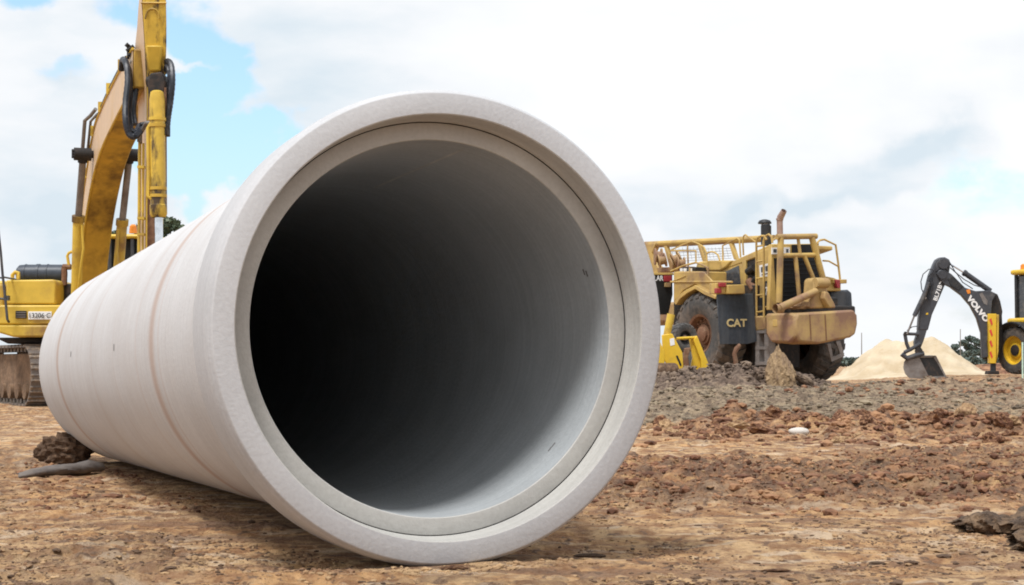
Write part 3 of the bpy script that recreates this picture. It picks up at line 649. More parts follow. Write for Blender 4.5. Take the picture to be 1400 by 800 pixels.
# boom cylinders: barrel, rod and pin each side
for (l, b0, b1, r1, k1) in ((.46, (104, 420, 26.2), (107, 300, 25.75), (113, 222, 25.3), (113, 211, 25.25)), (-.42, (158, 420, 26.4), (167, 305, 25.95), (176, 222, 25.5), (178, 212, 25.45))):
    cy = MB().lathe([(0, .085), ((P(*b1) - P(*b0)).length, .085), ((P(*b1) - P(*b0)).length + .05, .07)], P(*b0), P(*b1) - P(*b0), 18).build('boom_cylinder', 'yel', ex)
    MB().lathe([(-.04, .10), (.06, .10), (.06, .05), (-.04, .05)], P(*b1), P(*b1) - P(*b0), 18, True).build('gland', 'boom', cy)
    MB().tube([P(*b1), P(*r1)], .055, 12).build('rod', 'steel', cy)
    pin = P(*k1); MB().tube([pin + LD * .13, pin - LD * .13], .10, 14).tube([pin, P(*r1)], .075, 10).build('rod_eye', 'dgrey', cy)
    MB().tube([P(b1[0] + (5 if l > 0 else -5), b1[1] + 8, b1[2] - .05), P(b1[0] + (7 if l > 0 else -7), b1[1] + 40, b1[2]), P(b1[0] + (4 if l > 0 else -4), b1[1] + 62, b1[2]), P(b0[0], b0[1], b0[2])], .02).build('cylinder_pipe', 'yel', cy)
a = P(113, 211, 25.25); b = P(178, 212, 25.45); MB().tube([a, b], .06, 12).build('boom_pin', 'dgrey', boom)
for dx in (-7, 0, 7): MB().tube([a + LD * .10 + Vector((0, -.02, dx * .006)), a + LD * .16 + Vector((0, -.02, dx * .006))], .03, 8).build('pin_bolt', 'dgrey', boom)
# stick: a tall box hanging nearly upright at the end of the boom
SY = 21.3
def sp_(px, py, dy=0): return P(px, py, SY + dy)
front = [(187, -60, 192, -60)]
sec = [(-70, 200, 226, -.05, .3), (-20, 197, 227, -.05, .3), (5, 194.5, 227.5, -.05, .3), (30, 196.5, 228, 0, .55), (60, 198.5, 228, .05, .95), (90, 200, 227, .12, 1.2), (112, 201, 226.5, .2, 1.0), (135, 201.5, 226, .26, .78), (200, 201, 225, .30, .72), (260, 200, 224, .32, .66), (330, 199.5, 223, .34, .56), (400, 199, 222, .36, .5), (430, 199, 221, .36, .45)]
stk = MB(); spl = MB()
for (py, x0, x1, f0, d) in sec:
    a, b = sp_(x0, py, f0), sp_(x1, py, f0)
    stk.v += [a, b, b - UD * d, a - UD * d]; spl.v += [a - UD * (d * .03) + LD * .006, a - UD * (d * .97) + LD * .006]
for i in range(len(sec) - 1):
    for k in range(4): stk.f.append((4 * i + k, 4 * i + (k + 1) % 4, 4 * i + 4 + (k + 1) % 4, 4 * i + 4 + k))
    spl.f.append((2 * i, 2 * i + 1, 2 * i + 3, 2 * i + 2))
stk.f += [(3, 2, 1, 0), tuple(4 * (len(sec) - 1) + k for k in range(4))]
stick = stk.build('stick', 'yelg', ex, .02)
spl.build('side_plate', 'boomside', stick)  # paler sheet carrying the sunlit left side of the stick in its colour
MB().prism([sp_(202, 128, .22), sp_(212, 128, .22), sp_(212, 430, .33), sp_(200.5, 430, .33)], (0, .05, 0)).build('shade_strip', 'rusty', stick, .01)  # dark strip added for the shade on the stick's lower front
MB().prism([sp_(199, 62, -.02), sp_(221, 62, -.02), sp_(219, 97, .10), sp_(203, 97, .10)], (0, .2, 0)).build('front_plate', 'yel', stick, .02)
arch = [(198.5 + 0, 26)] + [(208.5 - 8.5 * math.cos(t), 20 - 8 * math.sin(t)) for t in np.linspace(0, PI, 9)] + [(217.5, 26)]
MB().tube([sp_(x, y, -.04) for x, y in arch], .012, 6).build('weld_line', 'boom', stick)
MB().tube([sp_(193, 4, -.06), sp_(227.5, 4, -.06)], .012, 6).build('weld_line', 'boom', stick)
# clevis and bucket cylinder on the front of the stick
cl = MB().prism([sp_(205, 100, -.12), sp_(221, 98, -.12), sp_(226, 112, -.12), sp_(224, 132, -.12), sp_(203, 134, -.12), sp_(201, 114, -.12)], (0, .42, 0)).tube([sp_(200, 112, .0), sp_(227, 111, .0)], .07, 12).build('clevis', 'dgrey', stick, .02)
bc = MB().lathe([(0, .05), (.02, .085), (.12, .10), (1.49, .10), (1.5, .112), (1.62, .112), (1.66, .09)], sp_(214.5, 124, -.18), sp_(216.5, 280, -.18) - sp_(214.5, 124, -.18), 22)
bcl = bc.build('bucket_cylinder', 'yelg', ex)
for py in (163, 172, 258, 268): MB().lathe([(-.02, .112), (.02, .112), (.02, .095), (-.02, .095)], sp_(215 + (py - 160) * .014, py, -.18), (0, 0, 1), 20, True).build('cylinder_band', 'boom' if py != 163 else 'yel', bcl)
MB().tube([sp_(216.7, 272, -.18), sp_(219, 440, -.18)], .052, 16).build('rod', 'chrome', bcl)
MB().tube([sp_(207, 168, -.22), sp_(202.5, 175, -.22), sp_(203, 240, -.22), sp_(202, 268, -.22), sp_(208, 272, -.22)], .026).build('cylinder_pipe', 'yel', bcl)
MB().tube([sp_(226, 120, -.1), sp_(226.5, 290, -.1)], .018).build('cylinder_pipe', 'rusty', bcl)
MB().box(sp_(224, 186, -.1) - Vector((0, .1, 0)), sp_(231, 170, -.1) + Vector((0, .1, 0))).build('hose_bracket', 'dgrey', stick, .01)
MB().tube([sp_(191, 190, .3), sp_(190, 330, .3), sp_(189, 430, .3)], .022).tube([sp_(196, 196, .2), sp_(195, 330, .2), sp_(195, 430, .2)], .018).build('stick_pipe', 'yel', stick)
for py in (230, 300, 322): MB().box(sp_(187.5, py, .05), sp_(199, py - 2.5, .15)).build('pipe_clamp', 'yel', stick)
# hoses looping from boom to stick
def hose(pts, r, nm='hydraulic_hose'):
    q = [P(*p) for p in pts]; out = []
    p = [2 * q[0] - q[1]] + q + [2 * q[-1] - q[-2]]
    for i in range(1, len(p) - 2):
        for k in range(8):
            t = k / 8; out.append(.5 * ((2 * p[i]) + (-p[i - 1] + p[i + 1]) * t + (2 * p[i - 1] - 5 * p[i] + 4 * p[i + 1] - p[i + 2]) * t * t + (-p[i - 1] + 3 * p[i] - 3 * p[i + 1] + p[i + 2]) * t ** 3))
    out.append(p[-2]); return MB().tube(out, [r * (1 + .09 * (i % 2)) for i in range(len(out))], 9).build(nm, 'hose', ex)
M['hose'] = pm('ribbed_black_hose', (.02, .024, .034), .4, (.10, .10, .12), (.5, .75), 9)
hose([(166, 96, 21.9), (168, 82, 21.8), (173, 88, 21.6), (175, 110, 21.5), (172, 140, 21.4), (172, 165, 21.3), (176, 182, 21.3), (183, 187, 21.3), (190, 181, 21.4), (194, 176, 21.5)], .042)
hose([(168, 92, 22.0), (172, 86, 21.8), (177, 100, 21.7), (178, 125, 21.6), (176, 155, 21.5), (179, 176, 21.4), (186, 180, 21.4), (191, 172, 21.5), (198, 170, 21.5)], .036)
hose([(181, 86, 21.8), (185, 84, 21.7), (187, 98, 21.7), (186, 125, 21.7), (183, 150, 21.6), (185, 170, 21.5)], .032)
hose([(182, 92, 21.8), (182.5, 110, 21.8), (181, 135, 21.7), (181, 158, 21.6), (184, 172, 21.6)], .026)
hose([(226, 92, 21.5), (229, 84, 21.4), (234, 90, 21.3), (235.5, 112, 21.2), (233, 138, 21.2), (230, 158, 21.2), (228, 176, 21.2)], .04)
hose([(225, 100, 21.5), (228, 90, 21.4), (231, 98, 21.3), (232, 120, 21.3), (230, 145, 21.3), (227, 165, 21.3)], .03)
MB().tube([sp_(206, 168, -.05), sp_(200, 168, .0), sp_(196, 176, .1), sp_(191, 184, .2)], .03).box(sp_(187, 194, .15), sp_(195, 182, .35)).build('hose_fitting', 'steel', stick, .01)
MB().box(P(173, 80, 21.9), P(184, 66, 22.2)).build('hose_bracket', 'dgrey', ex, .01)
for a_, b_ in (((173, 70), (183, 63)), ((175, 76), (187, 71)), ((172, 64), (176, 60))): MB().tube([P(*a_, 21.8), P(*b_, 21.8)], .028).build('hose_coupling', 'dgrey', ex)
# bucket resting behind the pipe
a = sp_(206, 455, .3)
MB().prism([a + Vector((-.5, -.1, .1)), a + Vector((-.5, .5, .0)), a + Vector((-.5, .7, -.5)), a + Vector((-.5, .3, -1.0)), a + Vector((-.5, -.4, -1.1)), a + Vector((-.5, -.2, -.5))], (1.0, 0, 0)).build('bucket', 'steel', ex, .03)
# tracks
def track(org, yaw, parent):
    Tm = Matrix.Translation(org) @ Matrix.Rotation(yaw, 4, 'Z')      # local: x = forward, y = outward width, z up
    Lh, Rr, Wd = 1.75, .47, .60
    pts = []
    n1 = 15
    for i in range(n1): pts.append((-Lh + 2 * Lh * i / n1, 2 * Rr, 0))
    n2 = 8
    for i in range(n2): a = PI * i / n2; pts.append((Lh + Rr * math.sin(a), Rr + Rr * math.cos(a), a))
    for i in range(n1): pts.append((Lh - 2 * Lh * i / n1, 0, PI))
    for i in range(n2): a = PI * i / n2; pts.append((-Lh - Rr * math.sin(a), Rr - Rr * math.cos(a), PI + a))
    fr = MB().prism([Tm @ Vector((x, -Wd * .28, z)) for x, z in ((-Lh, .16), (Lh, .16), (Lh + .12, Rr), (Lh, .84), (-Lh, .84), (-Lh - .12, Rr))], Tm.to_3x3() @ Vector((0, Wd * .56, 0))).build('track_frame', 'mud', parent, .02)
    for sx in (-Lh, Lh):
        MB().lathe([(-.13, .1), (-.13, .36), (-.05, .40), (.05, .40), (.13, .36), (.13, .1)], Tm @ Vector((sx, 0, Rr)), Tm.to_3x3() @ Vector((0, 1, 0)), 24, True).build('idler_wheel', 'mud', fr)
    for i in range(7):
        MB().lathe([(-.22, 0), (-.22, .13), (.22, .13), (.22, 0)], Tm @ Vector((-1.5 + i * .5, 0, .2)), Tm.to_3x3() @ Vector((0, 1, 0)), 14).build('track_roller', 'mud', fr)
    sh = MB(); hl = .105
    sh.prism([(-hl, -Wd / 2, 0), (hl, -Wd / 2, 0), (hl, -Wd / 2, .022), (hl - .02, -Wd / 2, .05), (hl - .035, -Wd / 2, .05), (hl - .05, -Wd / 2, .025), (0.01, -Wd / 2, .025), (0, -Wd / 2, .045), (-.015, -Wd / 2, .045), (-.03, -Wd / 2, .025), (-hl, -Wd / 2, .025)], (0, Wd, 0))
    sh.box((-hl * .7, -.1, -.07), (hl * .7, -.04, 0)).box((-hl * .7, .04, -.07), (hl * .7, .1, 0))
    me = sh.mesh('track_shoe', M['track'])
    for (x, z, a) in pts:
        o = bpy.data.objects.new('track_shoe', me); COL.objects.link(o); o.parent = parent
        o.matrix_local = Tm @ Matrix.Translation((x, 0, z)) @ Matrix.Rotation(a, 4, 'Y')
TY = math.radians(-90 + 31)
p1 = P(62, 540, 26.9); f = Vector((math.cos(TY), math.sin(TY), 0))
c1 = Vector((p1.x, p1.y, 0)) - f * 2.0; c1.z = .03
track(c1, TY, ex)
track(c1 + Vector((-f.y, f.x, 0)) * 2.6, TY, ex)
cc = c1 + Vector((-f.y, f.x, 0)) * 1.3
MB().box((-.9, -1.05, .45), (.9, 1.05, .95), Matrix.Translation(cc) @ Matrix.Rotation(TY, 4, 'Z')).lathe([(.9, .75), (1.12, .75), (1.12, 0)], cc, (0, 0, 1), 28).build('undercarriage', 'mud', ex, .03)

# ------------------------------------------------------------------ wheel tractor scraper
AL = math.radians(30)
po = at(1046, 500, 45.5); SF = Frame((po.x, 45.5, Bs(po.x, 45.5)), -(PI / 2 - AL))     # local x = forward (to the camera and right), y = to the right in the photo
sc = thing('wheel_scraper', 'dusty yellow wheel tractor scraper facing right with grille guard, tall exhaust and lettered mud flap', 'scraper', SF)
X_, Y_, Z_ = SF.x, SF.y, SF.Y
def fpoly(pts, xv, dep, name, mat, parent=None, bev=.015, label=None):      # a plate facing forward
    return MB().prism([SF.x(a, b, xv) for a, b in pts], (-dep, 0, 0)).build(name, mat, parent or sc, bev, label)
def spoly(pts, yv, dep, name, mat, parent=None, bev=.015, label=None):      # a plate facing sideways
    return MB().prism([SF.y(a, b, yv) for a, b in pts], (0, dep, 0)).build(name, mat, parent or sc, bev, label)
def big_tyre(c, axv, r, w, parent, face=-1, rim='rusty', lugs=24, name='tyre', rr=.46, hub='rusty', gap=.5):
    c = Vector(c); ax = Vector(axv).normalized(); h = w / 2
    prof = [(-h * .82, r * rr), (-h * .98, r * .60), (-h, r * .75), (-h * .96, r * .88), (-h * .84, r * .94), (-h * .5, r * .962), (0, r * .968), (h * .5, r * .962), (h * .84, r * .94), (h * .96, r * .88), (h, r * .75), (h * .98, r * .60), (h * .82, r * rr)]
    wh = MB().lathe([(-h * .80, r * rr), (-h * .86, r * (rr + .015)), (-h * .80, r * (rr - .04)), (-h * .35, r * (rr - .07)), (-h * .30, r * rr * .55), (-h * .55, r * rr * .5), (-h * .58, r * rr * .2), (-h * .55, 0)], c, ax * (-face), 36)
    wh.lathe([(-h * .3, r * rr), (h * .7, r * rr), (h * .8, r * (rr + .01))], c, ax * (-face), 36)
    rimo = wh.build('wheel', rim, parent)
    ty = MB().lathe(prof, c, ax, 56)
    q = ax.to_track_quat('Z', 'Y').to_matrix()
    for i in range(lugs):
        for sd_ in (-1, 1):
            a = 2 * PI * (i + (.5 if sd_ > 0 else 0)) / lugs; da = 2 * PI / lugs * gap * .5; sk = 2 * PI / lugs * .55
            vs = []
            for (z, off, rad) in ((sd_ * h * 1.02, 0, r * .90), (sd_ * h * .80, .15 * sk, r * .985), (sd_ * h * .35, .6 * sk, r), (sd_ * h * .02, sk, r)):
                for d_ in (-da, da):
                    for rr_ in (rad, rad - r * .055):
                        an = a + off + d_; vs.append(c + q @ Vector((rr_ * math.cos(an), rr_ * math.sin(an), z)))
            fs = []
            for k in range(3):
                o = 4 * k; fs += [(o, o + 4, o + 6, o + 2), (o, o + 1, o + 5, o + 4), (o + 2, o + 6, o + 7, o + 3)]
            fs += [(0, 2, 3, 1), (12, 13, 15, 14)]
            ty.add(vs, fs)
    ty.build(name, 'tyre', rimo)
    bl = MB()
    for i in range(16 if rim == 'rusty' else 0):
        a = 2 * PI * i / 16; bl.lathe([(0, .035 * r), (.05, .03 * r), (.05, 0)], c + ax * face * h * .36 + q @ Vector((r * rr * .75 * math.cos(a), r * rr * .75 * math.sin(a), 0)), ax * face, 6)
    bl.lathe([(0, r * rr * .42), (h * .5, r * rr * .38), (h * .6, r * rr * .2), (h * .6, 0)], c + ax * face * h * .2, ax * face, 20)
    bl.build('hub', hub, rimo)
    return rimo
wl_ = Y_(953, 457, -2.12); wc = Vector((wl_.x, -1.66, wl_.z)); wr = 1.17
big_tyre(wc, (0, 1, 0), wr, .92, sc, -1)
big_tyre((wc.x + .1, 1.72, wc.z - .17), (0, 1, 0), wr, .92, sc, 1)
MB().box((wc.x - .3, -1.2, wc.z - .35), (wc.x + .3, 1.2, wc.z + .3)).build('axle', 'dgrey', sc, .05)
MB().box((wc.x - 2.2, -.85, wc.z - .95), (wc.x + .8, .85, wc.z + .2)).build('belly_pan', 'dgrey', sc, .05)
FX = 1.25
# body side behind and over the wheel
spoly([(921, 372), (962, 372), (975, 386), (990, 391), (990, 404), (980, 404), (950, 388), (934, 397), (921, 413)], -1.95, .06, 'wing_panel', 'cat')
arch = [(921, 414), (927, 404), (938, 396), (950, 390), (964, 398), (978, 405), (978, 409), (963, 403), (950, 395), (939, 401), (929, 409), (924, 417)]
MB().prism([Y_(a, b, -2.16) for a, b in arch], (0, 1.0, 0)).build('fender', 'cat', sc, .01)
spoly([(921, 371), (962, 371), (962, 388), (921, 396)], -1.90, .8, 'deck_box', 'cat', bev=.03)
spoly([(921, 390), (1034, 390), (1034, 470), (921, 470)], -1.0, .25, 'inner_frame', 'dgrey')
fpoly([(980, 402.5), (1029.5, 401.5), (1035, 467), (1022, 470.5), (985, 471)], FX, .035, 'mud_flap', 'flap', bev=.012, label='dark rubber mud flap with pale lettering')
a, b = X_(993.5, 447, FX + .012), X_(1021, 447, FX + .012)
text('CAT', 'gld', sc, a, (b - a), (0, 0, 1), (b - a).length, .215, .03)
# lamps and boxes on the wing
fpoly([(979, 387), (993.5, 387), (993.5, 401.5), (979, 401.5)], FX + .05, .3, 'lamp_bracket', 'cat')
fpoly([(980, 394), (987, 394), (987, 401), (980, 401)], FX + .1, .12, 'lamp', 'red')
fpoly([(984, 386.5), (993, 386.5), (993, 392.5), (984, 392.5)], FX + .12, .12, 'lamp', 'red')
fpoly([(995, 389.5), (1018, 389), (1019, 401.8), (995, 402)], FX + .15, .5, 'battery_box', 'bright2' if 'bright2' in M else 'cat', bev=.02)
MB().tube([Y_(917, 385.5, -1.95), Y_(1001, 385.5, -1.95)], .03).build('wing_rail', 'cat', sc)
# hood: side panels, engine bay, front column
spoly([(985, 365), (1034, 349), (1060, 337), (1060, 422), (1034, 436), (1034, 404), (985, 392)], -.80, .08, 'hood_side', 'dgrey', bev=.01)
spoly([(984, 364.5), (1054, 333.5), (1070, 333.5), (1070, 339), (1034, 352), (984, 371)], -.84, 1.75, 'hood_top', 'cat', bev=.03)
wf = spoly([(985.5, 370), (1013.5, 360), (1015, 392), (986.5, 390)], -.83, .04, 'side_window_frame', 'cat')
spoly([(987.5, 373.5), (1009.5, 363), (1012, 388.5), (987.5, 388.5)], -.855, .03, 'side_window', 'window', wf, .005)
spoly([(1014, 358), (1019, 356), (1020.5, 402), (1015, 402)], -.86, .1, 'bay_post', 'cat')
for i, (a, b, r) in enumerate([((1022, 372), (1031, 366), .10), ((1024, 384), (1032, 396), .12), ((1022, 398), (1033, 380), .07)]):
    MB().tube([Y_(*a, -.9), Y_(*b, -.9)], r, 10).build('engine_pipe', 'rusty' if i % 2 else 'dgrey', sc)
spoly([(1034, 345), (1061, 337), (1066, 424), (1036, 437)], -.88, .14, 'front_column', 'cat', bev=.02)
sg = spoly([(1038, 363), (1052.5, 359.5), (1053.5, 377), (1039, 379.5)], -.90, .015, 'white_sign', 'wht', bev=0)
spoly([(1040, 365.5), (1044, 364.5), (1044.5, 371.5), (1040.5, 372.5)], -.91, .008, 'sign_print', 'gun', sg, 0); spoly([(1046, 364), (1051, 363), (1051.5, 370), (1046.5, 371)], -.91, .008, 'sign_print', 'gun', sg, 0)
spoly([(1041, 375.2), (1052, 372.7), (1052.1, 374), (1041.1, 376.5)], -.91, .008, 'sign_print', 'gun', sg, 0)
ns = spoly([(1045, 385), (1054.5, 382.5), (1055.5, 404.5), (1046, 407)], -.90, .015, 'number_sign', 'blkp', bev=0)
a, b = Y_(1046.8, 404.3, -.905), Y_(1054.6, 402.0, -.905)
text('745', 'wht', ns, a, (b - a), (0, 0, 1), (b - a).length, .235, .02)
a, b = Y_(1046.8, 392, -.905), Y_(1054, 390, -.905)
spoly([(1047, 387.5), (1053, 386), (1053.2, 390), (1047.2, 391.5)], -.91, .008, 'sign_print', 'steel', ns, 0)
# radiator front
GX = 2.35
fpoly([(1055, 334), (1119, 333), (1127, 424), (1052, 424)], GX - .12, .14, 'radiator_shell', 'cat', bev=.02)
fpoly([(1059, 353), (1118, 352), (1123, 422), (1064, 422)], GX - .08, .1, 'grille', 'grl', bev=0)
for i in range(11):
    yy = 357 + i * 6
    MB().tube([X_(1061, yy, GX - .07), X_(1121, yy - .8, GX - .07)], .012, 5).build('grille_slat', 'grl', sc)
fpoly([(1083.5, 334.5), (1114, 334), (1115.5, 346), (1083.5, 346.5)], GX - .08, .06, 'top_grille', 'grl', bev=0)
tsn = fpoly([(1055.5, 338.5), (1080, 338), (1080, 347), (1055.5, 347.5)], GX - .09, .03, 'white_sign', 'wht', bev=0)
for (x0, x1) in ((1057.5, 1062), (1063.5, 1067), (1075, 1078)): fpoly([(x0, 340.5), (x1, 340.5), (x1, 345.5), (x0, 345.5)], GX - .085, .01, 'sign_print', 'flap', tsn, 0)
gp_ = lambda x, y: X_(x, y, GX + .25)
gd = [('guard_post', (1067.5, 325), (1065, 414), .085), ('guard_post', (1110, 325), (1126, 384), .085), ('guard_rail', (1062, 324), (1116, 323), .075), ('guard_rail', (1067, 349.5), (1116, 348.5), .06), ('guard_bar', (1091, 325), (1094, 348), .045), ('guard_bar', (1087.5, 351), (1093, 408), .06), ('guard_bar', (1099.5, 350), (1116, 391), .06), ('guard_bar', (1117.5, 333), (1119.5, 352), .03)]
for nm, a, b, r in gd: MB().tube([gp_(*a), gp_(*b)], r, 12).build(nm, 'cat', sc)
# push arm, clevis and its pin
MB().tube([X_(1066, 421, 3.15), X_(1090, 410, 3.15), X_(1116, 398, 3.15)], [.10, .095, .09], 14).lathe([(-.1, .12), (.12, .12), (.12, 0)], X_(1064, 422, 3.1), (0, 1, 0), 14).build('push_arm', 'cat2', sc)
cx = 3.15
clv = MB().prism([X_(a, b, cx) for a, b in [(1114, 383), (1117, 379.5), (1128, 379.5), (1131, 384), (1131, 395), (1134, 402), (1141, 414), (1143, 421), (1108, 422), (1113, 400)]], (-.45, 0, 0)).build('clevis', 'cat2', sc, .05)
MB().tube([X_(1114, 387, cx + .0), X_(1131, 387, cx + .0)], .13, 14).build('clevis_pin', 'cat2', clv)
fpoly([(1128, 398), (1133, 400), (1142, 416), (1143, 421), (1134, 421), (1127, 408)], cx + .2, .2, 'clevis_lug', 'cat2', clv, .03)
v, f_ = rough_shape(55, 3, .35); o = npobj('rubble_heap', v, f_, M['clodt'], smooth=False, parent=sc); o.scale = (.25, .42, .17); o.location = X_(1091, 418, 2.85); o.name = 'caked_earth'
# bumper: chamfered push block
BX = 3.45
A = [(1066, 432), (1092, 430), (1170, 424), (1173, 430), (1173.5, 442), (1172, 455), (1168, 461), (1118, 466), (1093, 468), (1064, 470)]
# built as solid: front face and a side running back
f0 = [X_(a, b, BX) for a, b in [(1091, 428), (1168, 423.5), (1172.5, 431), (1173, 443), (1170, 457), (1164, 461.5), (1120, 470.5), (1093, 467.5), (1088, 455), (1087, 438)]]
bmp = MB().prism(f0, (-1.1, 0, 0))
lz0, lz1 = X_(1091, 428, BX).z, X_(1093, 467.5, BX).z
ly = X_(1089, 440, BX).y
side_ = [(BX - .02, lz1 + .12), (BX - .02, lz0 - .05), (BX - .2, lz0 + .01), (BX - 1.2, lz0 + .02), (BX - 1.2, lz1 + .22), (BX - 1.0, lz1 - .0), (BX - .25, lz1 - .02)]
bump_o = bmp.build('bumper', 'cat2', sc, .06)
MB().prism([Vector((x, ly - .04, z)) for x, z in side_], (0, 1.2, 0)).build('bumper_side', 'cat2', sc, .06)
MB().prism([Vector((x, ly - .05, z)) for x, z in [(BX - .9, lz0 - .15), (BX - .72, lz0 - .15), (BX - .72, lz0 - .33), (BX - .9, lz0 - .33)]], (0, .05, 0)).build('bumper_patch', 'cat', bump_o, .01)
for xx in (1107, 1128):
    MB().tube([X_(xx, 430, BX + .01), X_(xx + 2, 466, BX + .01)], .015, 6).build('bumper_seam', 'rusty', bump_o)
fpoly([(1044, 432), (1068, 430), (1070, 470), (1056, 463), (1046, 450)], BX - 1.9, .5, 'frame_nose', 'cat2', bev=.04)
MB().tube([X_(1054, 456, BX - 1.8), X_(1063, 460, BX - 1.7), X_(1066, 468, BX - 1.6)], .09, 10).build('tow_hook', 'cat2', sc)
MB().box((.6, -1.15, wc.z + .1), (BX - 1.0, 1.15, wc.z + .75)).build('front_frame', 'dgrey', sc, .05)
MB().box((-1.4, -.9, wc.z + .3), (GX - .3, .9, wc.z + 1.0)).build('engine_block', 'dgrey', sc, .05)
# right-hand wing: dark flap, deck and lamps
fpoly([(1136, 398), (1160, 396), (1165, 400), (1166, 418), (1165, 426), (1137, 426)], 1.35, .7, 'fender_skirt', 'flap', bev=.05)
fpoly([(1124, 383), (1131, 378), (1141, 380), (1150, 384), (1150, 398), (1124, 398)], 1.5, .8, 'wing_deck', 'cat', bev=.03)
fpoly([(1140, 382), (1158, 382), (1158, 387.5), (1140, 387.5)], 1.6, .25, 'lamp_bracket', 'cat')
fpoly([(1142, 382.5), (1149, 382.5), (1149, 394), (1145, 394)], 1.65, .12, 'lamp', 'red')
MB().prism([X_(a, b, 2.3) for a, b in [(1131, 470), (1136, 470), (1139, 488), (1149, 484), (1143, 467), (1149, 466), (1155, 487), (1137, 495)]], (-.05, 0, 0)).build('step_bracket', 'steel', sc, .01)
# ladder and steps on the near side
lx = 1.45
def rail(pts, r=.028, nm='handrail', par=None): return MB().tube(pts, r, 8).build(nm, 'cat', par or sc)
LQ = lambda x, y: Y_(x, y, -1.25)
l1 = rail([LQ(1034.5, 437), LQ(1034, 330), LQ(1036, 325), LQ(1041, 322.5), LQ(1046, 323), LQ(1048, 328)], .03, 'ladder')
rail([LQ(1044.5, 434), LQ(1044, 330), LQ(1046, 323), LQ(1051, 320.5), LQ(1055, 324), LQ(1056, 332)], .03, 'ladder_rail', l1)
for yy in (427, 404, 381, 358, 337): rail([LQ(1034.5, yy), LQ(1044.5, yy - 1.5)], .025, 'rung', l1)
rail([LQ(1044.5, 420), Y_(1060, 420, -.9)], .025)
rail([Y_(1056, 329, -.8), Y_(1061, 325, -.7), Y_(1064, 323, -.6)], .022)
st = MB().box(LQ(1035, 500) - Vector((.03, .03, 0)), LQ(1038, 452) + Vector((.03, .2, 0))).build('step_side', 'steel', sc)
MB().box(LQ(1048, 498) - Vector((.05, .03, 0)), LQ(1051, 450) + Vector((.03, .2, 0))).build('step_side', 'steel', sc)
for yy in (455, 477, 498): MB().box(LQ(1034, yy + 1) - Vector((0, .04, 0)), LQ(1052, yy - 3.5) + Vector((0, .22, 0))).build('step', 'steel', st)
# air cleaner and exhaust
ac = MB().lathe([(0, 0), (0, .145), (.55, .145), (.58, .10), (.58, 0)], Y_(1047.5, 336, -.2), (0, 0, 1), 20).build('air_cleaner', 'blk', sc)
b0 = Y_(1047.5, 321, -.2); b1 = Y_(1046, 306, -.2)
M['pcg'] = pm('clear_dust_bowl', (.35, .37, .40), .15, (.2, .19, .18), (.45, .6), 3, bmp=0)
MB().lathe([(0, .10), (0, .12), (.3, .12), (.3, 0)], b0, b1 - b0, 18).build('dust_bowl', 'pcg', ac)
for k in range(4):
    a = k * PI / 2; MB().tube([b0 + Vector((.125 * math.cos(a), .125 * math.sin(a), 0)), b0 + Vector((.125 * math.cos(a), .125 * math.sin(a), .3))], .012, 5).build('bowl_strap', 'blk', ac)
MB().lathe([(0, 0), (0, .185), (.03, .19), (.09, .15), (.12, .06), (.12, 0)], Y_(1045.5, 306, -.2), (0, 0, 1), 20).build('rain_cap', 'blk', ac)
M['exh'] = pm('heat_stained_exhaust', (.36, .25, .21), .7, (.22, .12, .09), (.45, .7), 4)
e0, e1, e2, e3 = Y_(1066.5, 328, 0), Y_(1066, 300, 0), Y_(1067, 297, 0), Y_(1072, 288, 0)
MB().tube([e0, e1], .085, 16).tube([e1 - Vector((0, 0, .03)), e2, e3], [.09, .095, .08], 16, False).lathe([(-.02, .10), (.03, .10), (.03, .085), (-.02, .085)], e1, (0, 0, 1), 16, True).build('exhaust_pipe', 'exh', sc)
# right-hand rail
rr = lambda x, y: X_(x, y, 1.4)
rail([rr(1118.5, 348), rr(1118, 331), rr(1121, 328.5), rr(1127, 327.5), rr(1142.5, 335), rr(1146, 360), rr(1148.5, 382)], .03)
rail([rr(1125, 356.5), rr(1133, 357), rr(1145.5, 364)], .025)
rail([rr(1120, 350), rr(1125, 378)], .025)
# handrails over the deck
hr = lambda pts, y=-1.0, r=.024: rail([Y_(a, b, y) for a, b in pts], r)
hr([(951.5, 358), (951.5, 343), (915.7, 343), (931, 335.5), (946, 330), (955, 333.5), (962.5, 338), (966, 346), (966.6, 360)])
hr([(940, 335), (941, 368)]); hr([(966, 346.5), (972, 344.2), (977, 345), (982, 349), (984, 356)])
hr([(988.5, 357), (988, 336), (998, 331), (1008, 326), (1011, 328), (1012.5, 352)], -.8)
hr([(1016.5, 349), (1015.4, 327), (1017, 322.5), (1019, 321), (1026, 326), (1034, 331.5)], -.8)
hr([(917, 371), (934, 363.5), (951.5, 359), (960, 362), (968, 366.5), (968, 385)], -1.9, .028); hr([(943, 385), (943, 366)], -1.9); hr([(921, 384), (938, 377)], -1.95)
# seat, tanks and deck clutter behind the engine
spoly([(949, 371), (953, 358), (970, 356), (1000, 356), (992, 366), (984, 371)], -.9, 1.3, 'operator_station', 'cat', bev=.05)
spoly([(928, 365.5), (950, 365), (950, 371.5), (928, 371.5)], -1.3, .6, 'valve_bank', 'dgrey', bev=.02)
for xx in (932, 937, 944): MB().tube([Y_(xx, 371, -1.4), Y_(xx, 367, -1.4)], .05, 10).build('filler_cap', 'wht', sc)
